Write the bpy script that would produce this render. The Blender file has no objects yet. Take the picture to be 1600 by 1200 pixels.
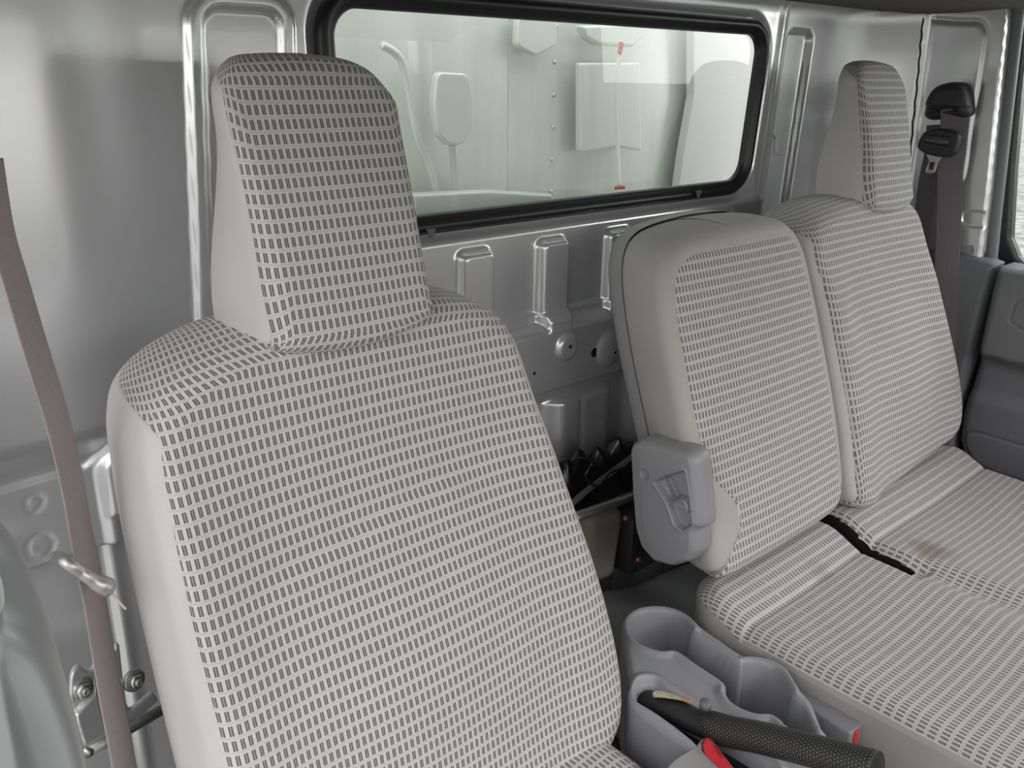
import bpy, math, random
import numpy as np
from mathutils import Vector
PI = math.pi
random.seed(4)
COL = bpy.context.scene.collection
SC = bpy.context.scene

# ------------------------------------------------------------------ camera
# The scene is in metres: X runs across the cab (driver side 0.1 .. passenger side 2.1),
# Y runs back to the rear wall (Y = 1.03), Z up.  The eye stands in the open driver's door.
EYE = np.array([0.0, 0.0, 1.2])
YAW, PITCH, ROLL = math.radians(42.3), math.radians(19.4), math.radians(0.85)
FPX = 1380.0
fw = np.array([math.sin(YAW)*math.cos(PITCH), math.cos(YAW)*math.cos(PITCH), -math.sin(PITCH)])
rt = np.cross(fw, [0, 0, 1.0]); rt /= np.linalg.norm(rt); up = np.cross(rt, fw)
RT = rt*math.cos(ROLL)+up*math.sin(ROLL); UP = up*math.cos(ROLL)-rt*math.sin(ROLL)
cam_d = bpy.data.cameras.new('camera'); cam = bpy.data.objects.new('camera', cam_d); COL.objects.link(cam)
cam_d.sensor_fit = 'HORIZONTAL'; cam_d.sensor_width = 36.0; cam_d.lens = 36.0*FPX/1600.0
cam_d.clip_start = 0.01; cam_d.clip_end = 200
from mathutils import Matrix
M4 = Matrix(((RT[0], UP[0], -fw[0], EYE[0]), (RT[1], UP[1], -fw[1], EYE[1]), (RT[2], UP[2], -fw[2], EYE[2]), (0, 0, 0, 1)))
cam.matrix_world = M4
SC.camera = cam

# ------------------------------------------------------------------ daylight
SC.view_settings.view_transform = 'Standard'
SC.view_settings.look = 'None'
SC.view_settings.exposure = 0.0
SC.view_settings.gamma = 1.0
SC.view_settings.use_curve_mapping = False
w = bpy.data.worlds.new('overcast_sky'); SC.world = w; w.use_nodes = True
nt = w.node_tree; nt.nodes.clear()
wo = nt.nodes.new('ShaderNodeOutputWorld'); bg = nt.nodes.new('ShaderNodeBackground')
tc = nt.nodes.new('ShaderNodeTexCoord'); sx = nt.nodes.new('ShaderNodeSeparateXYZ'); cr = nt.nodes.new('ShaderNodeValToRGB')
mr = nt.nodes.new('ShaderNodeMapRange'); mr.inputs[1].default_value = -0.2; mr.inputs[2].default_value = 0.7
nt.links.new(tc.outputs['Generated'], sx.inputs[0]); nt.links.new(sx.outputs['Z'], mr.inputs[0]); nt.links.new(mr.outputs[0], cr.inputs[0])
e = cr.color_ramp.elements
e[0].position = 0.0; e[0].color = (0.30, 0.30, 0.28, 1); e[1].position = 1.0; e[1].color = (0.96, 0.97, 1.0, 1)
x_ = e.new(0.26); x_.color = (0.55, 0.55, 0.53, 1)
x_ = e.new(0.55); x_.color = (0.92, 0.91, 0.90, 1)
nt.links.new(cr.outputs[0], bg.inputs[0]); nt.links.new(bg.outputs[0], wo.inputs[0])
bg.inputs[1].default_value = 1.75

def area(name, loc, target, sx_, sy_, power, col=(1, 1, 1)):
    l = bpy.data.lights.new(name, 'AREA'); l.shape = 'RECTANGLE'; l.size = sx_; l.size_y = sy_; l.energy = power; l.color = col
    o = bpy.data.objects.new(name, l); COL.objects.link(o); o.location = loc
    d = Vector(target)-Vector(loc); o.rotation_euler = d.to_track_quat('-Z', 'Y').to_euler()
    return o
# daylight pouring through the windscreen and through the open driver's door
area('windscreen_daylight', (1.1, -1.6, 1.70), (1.1, 0.8, 0.65), 2.0, 0.8, 35, (1.0, 0.965, 0.95))
area('door_opening_daylight', (-1.0, -0.1, 1.70), (0.7, 0.75, 0.7), 1.3, .9, 9, (1.0, 0.98, 0.98))

area('passenger_window_daylight', (2.95, 0.05, 1.50), (0.8, 1.0, 0.70), 1.1, .7, 11, (1.0, .99, .98))

# ------------------------------------------------------------------ helpers
def at(px, py, ax, v):
    """point where the sight line through picture point (px,py) meets the plane axis ax = v"""
    d = fw*FPX + RT*(px-800) + UP*(600-py)
    return EYE + d*(v-EYE[ax])/d[ax]
def tr(pts, ax, v):
    return [at(x, y, ax, v) for x, y in pts]
def smooth_poly(P, n=8, closed=True):
    P = [np.array(p, float) for p in P]; out = []; L = len(P)
    rng = range(L) if closed else range(L-1)
    for i in rng:
        if closed: p0, p1, p2, p3 = P[i-1], P[i], P[(i+1) % L], P[(i+2) % L]
        else: p0, p1, p2, p3 = P[max(i-1, 0)], P[i], P[i+1], P[min(i+2, L-1)]
        for k in range(n):
            t = k/n
            out.append(0.5*((2*p1)+(-p0+p2)*t+(2*p0-5*p1+4*p2-p3)*t*t+(-p0+3*p1-3*p2+p3)*t**3))
    if not closed: out.append(P[-1])
    return np.array(out)
def round_poly(P, r, n=6):
    """polygon with every corner filleted by r (scalar or list)"""
    P = [np.array(p, float) for p in P]; out = []; L = len(P)
    for i in range(L):
        a, b, c = P[i-1], P[i], P[(i+1) % L]
        ri = r[i] if isinstance(r, (list, tuple)) else r
        u = a-b; v = c-b; lu = np.linalg.norm(u); lv = np.linalg.norm(v)
        q = min(ri, lu*.49, lv*.49); A = b+u/lu*q; B = b+v/lv*q
        for k in range(n+1):
            t = k/n; out.append((1-t)**2*A+2*t*(1-t)*b+t*t*B)
    return np.array(out)
def sdf_poly(X, Y, P):
    """signed distance, positive inside"""
    P = np.asarray(P); d2 = np.full(X.shape, 1e9); ins = np.zeros(X.shape, bool); L = len(P)
    for i in range(L):
        ax, ay = P[i-1]; bx, by = P[i]
        ex, ey = bx-ax, by-ay; wx, wy = X-ax, Y-ay
        t = np.clip((wx*ex+wy*ey)/(ex*ex+ey*ey+1e-18), 0, 1)
        d2 = np.minimum(d2, (wx-ex*t)**2+(wy-ey*t)**2)
        c = ((ay > Y) != (by > Y)) & (X < (bx-ax)*(Y-ay)/((by-ay)+1e-18)+ax)
        ins ^= c
    d = np.sqrt(d2); return np.where(ins, d, -d)
def ss(a, b, x):
    t = np.clip((x-a)/(b-a), 0, 1); return t*t*(3-2*t)
def bump1(x, c, w_):
    return np.exp(-((x-c)/w_)**2)
def sd_rrect(X, Z, x0, x1, z0, z1, r):
    cx, cz = (x0+x1)/2, (z0+z1)/2; hx, hz = (x1-x0)/2-r, (z1-z0)/2-r
    qx = np.abs(X-cx)-hx; qz = np.abs(Z-cz)-hz
    return -(np.hypot(np.maximum(qx, 0), np.maximum(qz, 0))+np.minimum(np.maximum(qx, qz), 0)-r)

def mesh(name, V, F, mat, parent=None, uv=None, smooth=True):
    me = bpy.data.meshes.new(name); me.from_pydata([tuple(map(float, v)) for v in V], [], [tuple(map(int, f)) for f in F])
    if mat: me.materials.append(mat)
    if uv is not None:
        l = me.uv_layers.new(name='UVMap'); vi = np.empty(len(me.loops), np.int32); me.loops.foreach_get('vertex_index', vi)
        l.data.foreach_set('uv', np.asarray(uv, float)[vi].ravel())
    if smooth: me.polygons.foreach_set('use_smooth', [True]*len(me.polygons))
    me.update()
    o = bpy.data.objects.new(name, me); COL.objects.link(o)
    if parent: o.parent = parent
    return o
def grid_faces(nu, nv, closed_u=False, off=0):
    F = []
    for j in range(nv-1):
        for i in range(nu if closed_u else nu-1):
            a = off+j*nu+i; b = off+j*nu+(i+1) % nu; F.append((a, b, b+nu, a+nu))
    return F
def empty(name, loc, label=None, cat=None, group=None, kind=None):
    o = bpy.data.objects.new(name, None); COL.objects.link(o); o.location = (0, 0, 0); o.empty_display_size = .05
    if label: o['label'] = label
    if cat: o['category'] = cat
    if group: o['group'] = group
    if kind: o['kind'] = kind
    # the empty sits at the thing's base; children keep world coordinates
    o.location = loc
    return o
def settle():
    """children were built in world coordinates: undo the parents' offsets"""
    bpy.context.view_layer.update()
    for o in bpy.data.objects:
        if o.parent and o.type == 'MESH' and not o.get('_done'):
            base = Vector((0, 0, 0)); q = o.parent
            while q: base += q.location; q = q.parent
            o.location = -base if o.parent.parent is None else Vector((0, 0, 0))
            if o.parent.type == 'MESH': o.location = Vector((0, 0, 0))
def tag(o, label, cat=None, group=None, kind=None):
    if label: o['label'] = label
    if cat: o['category'] = cat
    if group: o['group'] = group
    if kind: o['kind'] = kind
    return o
def box(name, c, s, mat, parent=None, bev=0.003, rot=None, seg=3):
    import bmesh
    bm = bmesh.new(); bmesh.ops.create_cube(bm, size=1.0)
    for v in bm.verts: v.co = Vector((v.co.x*s[0], v.co.y*s[1], v.co.z*s[2]))
    if bev: bmesh.ops.bevel(bm, geom=bm.edges[:], offset=bev, segments=seg, affect='EDGES', profile=.5)
    if rot is not None: bmesh.ops.transform(bm, matrix=rot.to_4x4(), verts=bm.verts)
    for v in bm.verts: v.co += Vector(c)
    me = bpy.data.meshes.new(name); bm.to_mesh(me); bm.free(); me.materials.append(mat)
    me.polygons.foreach_set('use_smooth', [True]*len(me.polygons))
    o = bpy.data.objects.new(name, me); COL.objects.link(o)
    if parent: o.parent = parent
    return o
def frames(P):
    P = np.asarray(P, float); T = np.gradient(P, axis=0); T /= np.linalg.norm(T, axis=1)[:, None]
    n = np.cross(T[0], [0, 0, 1.0]);
    if np.linalg.norm(n) < 1e-3: n = np.array([1.0, 0, 0])
    N = []
    for t in T:
        n = n-t*np.dot(n, t); n /= np.linalg.norm(n); N.append(n.copy())
    N = np.array(N); return P, T, N, np.cross(T, N)
def tube(name, P, r, mat, parent=None, n=16, cap=True, ry=None, uv=False):
    P, T, N, B = frames(P); r = np.broadcast_to(np.asarray(r, float), (len(P),)); k = 1.0 if ry is None else ry
    V = []; F = []; U = []; L = 0
    for i in range(len(P)):
        if i: L += np.linalg.norm(P[i]-P[i-1])
        for j in range(n):
            a = 2*PI*j/n; V.append(P[i]+N[i]*math.cos(a)*r[i]+B[i]*math.sin(a)*r[i]*k); U.append((j/n*2*PI*r.mean(), L))
    F = grid_faces(n, len(P), True)
    if cap:
        F.append(tuple(range(n-1, -1, -1))); F.append(tuple(range((len(P)-1)*n, len(P)*n)))
    return mesh(name, V, F, mat, parent, uv=U if uv else None)
def lathe(name, prof, c, axis, mat, parent=None, n=32, hexr=None):
    """prof: list of (radius, height) along axis"""
    ax = Vector(axis).normalized(); u = ax.orthogonal().normalized(); v = ax.cross(u); V = []
    for r, h in prof:
        for j in range(n):
            a = 2*PI*j/n; V.append(Vector(c)+ax*h+(u*math.cos(a)+v*math.sin(a))*r)
    F = grid_faces(n, len(prof), True); F.append(tuple(range(n-1, -1, -1))); F.append(tuple(range((len(prof)-1)*n, len(prof)*n)))
    return mesh(name, V, F, mat, parent)
def sweep(name, P, normals, widths, thick, mat, parent=None, uv=True):
    """flat webbing along P; normals give the facing direction of the flat side"""
    P = np.asarray(P, float); T = np.gradient(P, axis=0); T /= np.linalg.norm(T, axis=1)[:, None]
    N = np.asarray(normals, float); N = N/np.linalg.norm(N, axis=1)[:, None]
    S = np.cross(T, N); S /= np.linalg.norm(S, axis=1)[:, None]; N = np.cross(S, T)
    widths = np.broadcast_to(np.asarray(widths, float), (len(P),)); V = []; U = []; L = 0
    cs = [(-.5, .3), (-.46, .5), (0, .5), (.46, .5), (.5, .3), (.5, -.3), (.46, -.5), (0, -.5), (-.46, -.5), (-.5, -.3)]
    for i in range(len(P)):
        if i: L += np.linalg.norm(P[i]-P[i-1])
        for a, b in cs: V.append(P[i]+S[i]*a*widths[i]+N[i]*b*thick); U.append((a*widths[i], L))
    n = len(cs); F = grid_faces(n, len(P), True); F.append(tuple(range(n-1, -1, -1))); F.append(tuple(range((len(P)-1)*n, len(P)*n)))
    return mesh(name, V, F, mat, parent, uv=U)
def relief(name, poly, hfun, mp, res, mat, parent=None, base=None, uvf=None, holes=None, split=None):
    """sheet bounded by a 2D outline, raised by hfun(u,v,sdf), mapped to space by mp(u,v,h); base: skirt down to that height"""
    P = np.asarray(poly)[:, :2]; u0, v0 = P.min(0)-res*1.37; u1, v1 = P.max(0)+res*1.37
    nu = int((u1-u0)/res)+2; nv = int((v1-v0)/res)+2
    us = u0+np.arange(nu)*res; vs = v0+np.arange(nv)*res
    U, W = np.meshgrid(us, vs); S = sdf_poly(U, W, P)
    gy, gx = np.gradient(S, res); g = np.hypot(gx, gy)+1e-9
    out = S < 0
    near = out & (S > -res*2.1)
    U2 = np.where(near, U-S*gx/g, U); W2 = np.where(near, W-S*gy/g, W); S2 = np.where(out, 0, S)
    H = hfun(U2, W2, S2)
    keepv = S > 0
    cell = keepv[:-1, :-1] | keepv[1:, :-1] | keepv[:-1, 1:] | keepv[1:, 1:]
    hm = None
    if holes is not None:
        hm = holes(U2, W2); hv = hm[:-1, :-1] & hm[1:, :-1] & hm[:-1, 1:] & hm[1:, 1:]; cell &= ~hv
    idx = np.arange(nu*nv).reshape(nv, nu)
    jj, ii = np.nonzero(cell)
    F = np.stack([idx[jj, ii], idx[jj, ii+1], idx[jj+1, ii+1], idx[jj+1, ii]], 1)
    V = mp(U2.ravel(), W2.ravel(), H.ravel()); V = np.stack(V, 1) if isinstance(V, tuple) else V
    UVc = np.stack([U2.ravel(), W2.ravel()], 1) if uvf is None else uvf(U2.ravel(), W2.ravel(), H.ravel())
    if base is not None:
        from collections import Counter
        E = {}
        for f in F:
            for k in range(4):
                a, b = int(f[k]), int(f[(k+1) % 4])
                if (b, a) in E: del E[(b, a)]
                else: E[(a, b)] = 1
        bv = sorted({a for a, b in E} | {b for a, b in E}); nb = len(bv); mtop = {a: len(V)+k for k, a in enumerate(bv)}; mpv = {a: len(V)+nb+k for k, a in enumerate(bv)}
        bu = U2.ravel()[bv]; bw = W2.ravel()[bv]
        Vb = mp(bu, bw, np.full(len(bv), base)); Vb = np.stack(Vb, 1) if isinstance(Vb, tuple) else Vb
        V = np.vstack([V, V[bv], Vb]); UVc = np.vstack([UVc, UVc[bv], UVc[bv]])
        F = [tuple(f) for f in F]+[(mtop[b], mtop[a], mpv[a], mpv[b]) for a, b in E]
    F = np.array(F)
    def emit(nm, Fs, m, par):
        used = np.unique(Fs); rm = np.full(len(V), -1); rm[used] = np.arange(len(used))
        return mesh(nm, V[used], rm[Fs], m, par, uv=UVc[used])
    if split is None: return emit(name, F, mat, parent)
    lab = split(V[F].mean(1), UVc[F].mean(1)); res_ = []
    for k, (nm, m) in enumerate(zip(name, mat)):
        Fs = F[lab == k]
        res_.append(emit(nm, Fs, m, parent) if len(Fs) else None)
    return res_

# ------------------------------------------------------------------ materials
def newmat(name):
    m = bpy.data.materials.new(name); m.use_nodes = True
    return m, m.node_tree, m.node_tree.nodes['Principled BSDF']
def plain(name, col, rough=.5, metal=0.0, coat=0.0, noise=0.0, nscale=400, bump=0.0, spec=.5, coatr=.1, sheen=0):
    m, t, b = newmat(name)
    b.inputs['Base Color'].default_value = (*col, 1); b.inputs['Roughness'].default_value = rough; b.inputs['Metallic'].default_value = metal
    b.inputs['Coat Weight'].default_value = coat; b.inputs['Coat Roughness'].default_value = coatr; b.inputs['Specular IOR Level'].default_value = spec
    b.inputs['Sheen Weight'].default_value = sheen
    if noise or bump:
        tcn = t.nodes.new('ShaderNodeTexCoord'); n = t.nodes.new('ShaderNodeTexNoise'); n.inputs['Scale'].default_value = nscale; n.inputs['Detail'].default_value = 3
        t.links.new(tcn.outputs['Object'], n.inputs['Vector'])
        if noise:
            n2 = t.nodes.new('ShaderNodeTexNoise'); n2.inputs['Scale'].default_value = 9; n2.inputs['Detail'].default_value = 5; t.links.new(tcn.outputs['Object'], n2.inputs['Vector'])
            mx = t.nodes.new('ShaderNodeMix'); mx.data_type = 'RGBA'
            mx.inputs[6].default_value = (*[c*(1-noise) for c in col], 1); mx.inputs[7].default_value = (*[min(1, c*(1+noise)) for c in col], 1)
            t.links.new(n2.outputs['Fac'], mx.inputs[0]); t.links.new(mx.outputs[2], b.inputs['Base Color'])
        if bump:
            bp = t.nodes.new('ShaderNodeBump'); bp.inputs['Strength'].default_value = bump; bp.inputs['Distance'].default_value = .0006
            t.links.new(n.outputs['Fac'], bp.inputs['Height']); t.links.new(bp.outputs[0], b.inputs['Normal'])
    return m
def mnode(t, op, a, b=None, c=None):
    n = t.nodes.new('ShaderNodeMath'); n.operation = op
    for i, v in enumerate((a, b, c)):
        if v is None: continue
        if isinstance(v, (int, float)): n.inputs[i].default_value = v
        else: t.links.new(v, n.inputs[i])
    return n.outputs[0]
def seat_fabric(name, base=(.52, .503, .493), dark=(.050, .048, .050), cw=.0074, ch=.0142, stains=()):
    m, t, b = newmat(name)
    uv = t.nodes.new('ShaderNodeUVMap'); s = t.nodes.new('ShaderNodeSeparateXYZ'); t.links.new(uv.outputs[0], s.inputs[0])
    u, v = s.outputs['X'], s.outputs['Y']
    a = mnode(t, 'FRACT', mnode(t, 'ADD', mnode(t, 'DIVIDE', u, cw), 100.0))
    r = mnode(t, 'FRACT', mnode(t, 'ADD', mnode(t, 'DIVIDE', v, ch), 100.0))
    def band(x, c, h, soft):   # 1 inside |x-c|<h
        d = mnode(t, 'ABSOLUTE', mnode(t, 'SUBTRACT', x, c)); n = t.nodes.new('ShaderNodeMapRange'); n.interpolation_type = 'SMOOTHSTEP'
        t.links.new(d, n.inputs[0]); n.inputs[1].default_value = h-soft; n.inputs[2].default_value = h+soft; n.inputs[3].default_value = 1; n.inputs[4].default_value = 0
        return n.outputs[0]
    row = band(r, .56, .345, .02)
    l1 = band(a, .33, .105, .03); l2 = band(a, .65, .105, .03); mid = band(a, .49, .20, .02)
    lines = mnode(t, 'MULTIPLY', mnode(t, 'MAXIMUM', l1, l2), row)
    # rungs of thread between the two dark lines
    rg = mnode(t, 'FRACT', mnode(t, 'MULTIPLY', r, 11.0)); rung = band(rg, .5, .22, .1)
    lines = mnode(t, 'MULTIPLY', lines, mnode(t, 'SUBTRACT', 1.0, mnode(t, 'MULTIPLY', rung, .28)))
    midf = mnode(t, 'MULTIPLY', mnode(t, 'MULTIPLY', mid, row), .42)
    f = mnode(t, 'MAXIMUM', lines, midf)
    gap = band(r, .08, .055, .02)
    no = t.nodes.new('ShaderNodeTexNoise'); no.inputs['Scale'].default_value = 14; no.inputs['Detail'].default_value = 4; t.links.new(uv.outputs[0], no.inputs[0])
    wv = t.nodes.new('ShaderNodeTexNoise'); wv.inputs['Scale'].default_value = 1600; wv.inputs['Detail'].default_value = 1; t.links.new(uv.outputs[0], wv.inputs[0])
    c0 = t.nodes.new('ShaderNodeMix'); c0.data_type = 'RGBA'; t.links.new(no.outputs['Fac'], c0.inputs[0])
    c0.inputs[6].default_value = (*[x*.93 for x in base], 1); c0.inputs[7].default_value = (*[x*1.06 for x in base], 1)
    last = c0.outputs[2]
    g = t.nodes.new('ShaderNodeMix'); g.data_type = 'RGBA'; t.links.new(mnode(t, 'MULTIPLY', gap, .28), g.inputs[0]); t.links.new(last, g.inputs[6]); g.inputs[7].default_value = (.25, .245, .245, 1); last = g.outputs[2]
    for (su, sv, sr, st, scol) in stains:
        du = mnode(t, 'SUBTRACT', u, su); dv = mnode(t, 'SUBTRACT', v, sv)
        d = mnode(t, 'SQRT', mnode(t, 'ADD', mnode(t, 'MULTIPLY', du, du), mnode(t, 'MULTIPLY', dv, dv)))
        d = mnode(t, 'ADD', d, mnode(t, 'MULTIPLY', mnode(t, 'SUBTRACT', no.outputs['Fac'], .5), sr*1.5))
        n = t.nodes.new('ShaderNodeMapRange'); n.interpolation_type = 'SMOOTHSTEP'; t.links.new(d, n.inputs[0]); n.inputs[1].default_value = sr*.2; n.inputs[2].default_value = sr; n.inputs[3].default_value = st; n.inputs[4].default_value = 0
        q = t.nodes.new('ShaderNodeMix'); q.data_type = 'RGBA'; t.links.new(n.outputs[0], q.inputs[0]); t.links.new(last, q.inputs[6]); q.inputs[7].default_value = (*scol, 1); last = q.outputs[2]
    h = t.nodes.new('ShaderNodeMix'); h.data_type = 'RGBA'; t.links.new(f, h.inputs[0]); t.links.new(last, h.inputs[6]); h.inputs[7].default_value = (*dark, 1)
    t.links.new(h.outputs[2], b.inputs['Base Color'])
    hh = mnode(t, 'SUBTRACT', mnode(t, 'MULTIPLY', wv.outputs['Fac'], .35), mnode(t, 'MAXIMUM', mnode(t, 'MULTIPLY', f, .8), mnode(t, 'MULTIPLY', gap, .6)))
    bp = t.nodes.new('ShaderNodeBump'); bp.inputs['Strength'].default_value = .55; bp.inputs['Distance'].default_value = .0006; t.links.new(hh, bp.inputs['Height']); t.links.new(bp.outputs[0], b.inputs['Normal'])
    b.inputs['Roughness'].default_value = .85; b.inputs['Specular IOR Level'].default_value = .25; b.inputs['Sheen Weight'].default_value = .12
    return m
def knit(name, col):
    m, t, b = newmat(name)
    tcn = t.nodes.new('ShaderNodeTexCoord'); wv = t.nodes.new('ShaderNodeTexWave'); wv.inputs['Scale'].default_value = 330; wv.inputs['Distortion'].default_value = .6; wv.bands_direction = 'Z'
    n2 = t.nodes.new('ShaderNodeTexNoise'); n2.inputs['Scale'].default_value = 11; n2.inputs['Detail'].default_value = 5
    t.links.new(tcn.outputs['Object'], wv.inputs[0]); t.links.new(tcn.outputs['Object'], n2.inputs[0])
    mx = t.nodes.new('ShaderNodeMix'); mx.data_type = 'RGBA'; mx.inputs[6].default_value = (*[c*.93 for c in col], 1); mx.inputs[7].default_value = (*[c*1.07 for c in col], 1)
    t.links.new(n2.outputs['Fac'], mx.inputs[0]); t.links.new(mx.outputs[2], b.inputs['Base Color'])
    bp = t.nodes.new('ShaderNodeBump'); bp.inputs['Strength'].default_value = .18; bp.inputs['Distance'].default_value = .0004; t.links.new(wv.outputs['Fac'], bp.inputs['Height']); t.links.new(bp.outputs[0], b.inputs['Normal'])
    b.inputs['Roughness'].default_value = .75; b.inputs['Specular IOR Level'].default_value = .3
    return m
def webbing(name, col):
    m, t, b = newmat(name)
    uv = t.nodes.new('ShaderNodeUVMap'); s = t.nodes.new('ShaderNodeSeparateXYZ'); t.links.new(uv.outputs[0], s.inputs[0])
    a = mnode(t, 'SINE', mnode(t, 'MULTIPLY', s.outputs['X'], 2*PI/.0042)); c = mnode(t, 'SINE', mnode(t, 'MULTIPLY', mnode(t, 'ADD', s.outputs['Y'], s.outputs['X']), 2*PI/.0016))
    h = mnode(t, 'ADD', mnode(t, 'MULTIPLY', a, .5), mnode(t, 'MULTIPLY', c, .25))
    mx = t.nodes.new('ShaderNodeMix'); mx.data_type = 'RGBA'; mx.inputs[6].default_value = (*[c_*.82 for c_ in col], 1); mx.inputs[7].default_value = (*[c_*1.15 for c_ in col], 1)
    t.links.new(mnode(t, 'ADD', mnode(t, 'MULTIPLY', h, .5), .5), mx.inputs[0]); t.links.new(mx.outputs[2], b.inputs['Base Color'])
    bp = t.nodes.new('ShaderNodeBump'); bp.inputs['Strength'].default_value = .4; bp.inputs['Distance'].default_value = .0004; t.links.new(h, bp.inputs['Height']); t.links.new(bp.outputs[0], b.inputs['Normal'])
    b.inputs['Roughness'].default_value = .6
    return m
def silver_paint():
    m, t, b = newmat('silver_paint')
    tcn = t.nodes.new('ShaderNodeTexCoord'); n = t.nodes.new('ShaderNodeTexNoise'); n.inputs['Scale'].default_value = 160; n.inputs['Detail'].default_value = 2
    t.links.new(tcn.outputs['Object'], n.inputs[0]); bp = t.nodes.new('ShaderNodeBump'); bp.inputs['Strength'].default_value = .05; bp.inputs['Distance'].default_value = .0005
    t.links.new(n.outputs['Fac'], bp.inputs['Height']); t.links.new(bp.outputs[0], b.inputs['Normal']); t.links.new(bp.outputs[0], b.inputs['Coat Normal'])
    b.inputs['Base Color'].default_value = (.74, .745, .755, 1); b.inputs['Metallic'].default_value = .55; b.inputs['Roughness'].default_value = .27
    b.inputs['Coat Weight'].default_value = .5; b.inputs['Coat Roughness'].default_value = .06
    return m
PAINT = silver_paint()
FAB = seat_fabric('ribbed_seat_fabric')
FABC = seat_fabric('ribbed_seat_fabric_bench', stains=((1.43, .50, .05, .55, (.16, .11, .06)), (1.22, .585, .03, .3, (.2, .15, .1)), (1.27, .37, .02, .25, (.25, .15, .1))))
VINYL = knit('pale_knit_vinyl', (.50, .482, .475))
VINYL2 = knit('warm_grey_vinyl', (.40, .385, .37))
SHELL = plain('seat_shell_plastic', (.26, .26, .265), .5, bump=.3, nscale=900)
GREYP = plain('grey_moulded_plastic', (.25, .253, .265), .42, noise=.06, bump=.25, nscale=1200)
GREYD = plain('dark_grey_plastic', (.12, .122, .126), .5, bump=.3, nscale=1000)
DOORP = plain('door_trim_plastic', (.16, .165, .175), .5, noise=.05, bump=.3, nscale=1100)
RUBBER = plain('black_rubber', (.012, .012, .014), .38)
BLACKP = plain('black_plastic', (.018, .018, .02), .42, bump=.2, nscale=900)
BELTDK = plain('charcoal_plastic', (.035, .034, .037), .5, bump=.3, nscale=1000)
WEB = webbing('mauve_grey_webbing', (.30, .262, .262))
WEB2 = webbing('dark_grey_webbing', (.12, .11, .12))
STEEL = plain('bright_steel', (.62, .62, .60), .28, metal=1.0)
STEELD = plain('dull_zinc_steel', (.42, .42, .40), .42, metal=.9, noise=.15)
RED = plain('red_button_plastic', (.72, .035, .05), .35, coat=.3)
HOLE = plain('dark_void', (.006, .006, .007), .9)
HEADL = plain('headliner_cloth', (.10, .092, .082), .95, noise=.05, bump=.3, nscale=700)
FLOORM = plain('rubber_floor_mat', (.045, .047, .05), .6, noise=.2, bump=.4, nscale=300)
ENGC = plain('engine_cover_felt', (.24, .255, .245), .7, noise=.25, bump=.3, nscale=120)
BEIGE = plain('stained_beige_pad', (.20, .19, .155), .75, noise=.3, bump=.3, nscale=80)
BAG = plain('black_plastic_sheet', (.012, .012, .013), .22, bump=.6, nscale=60)
# ------------------------------------------------------------------ rear wall
Z0 = 1.2
WY = 1.03
def wall_profile(s):
    """arclength-like parameter s (= X on the flat part) -> x, y, nx, ny (normal into the cab)"""
    s = np.asarray(s, float); x = s.copy(); y = np.full(s.shape, WY); nx = np.zeros(s.shape); ny = -np.ones(s.shape)
    R = .25; amax = .97
    for sign, s0 in ((-1, .22), (1, 1.80)):
        d = (s-s0)*sign; m = d > 0; a = np.clip(d/R, 0, amax); ext = np.maximum(d-R*amax, 0)
        xx = s0+sign*(R*np.sin(a)+ext*np.cos(a)); yy = WY-R+R*np.cos(a)-ext*np.sin(a)
        x = np.where(m, xx, x); y = np.where(m, yy, y); nx = np.where(m, -sign*np.sin(a), nx); ny = np.where(m, -np.cos(a), ny)
    return x, y, nx, ny
def win_sdf(X, Z):
    sh = (Z-.04)*.09   # the sides of the opening lean a little
    return sd_rrect(X-np.where(X > 1.1, sh, -sh*.3), Z, .622, 1.576, -.202, .082, .045)
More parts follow.
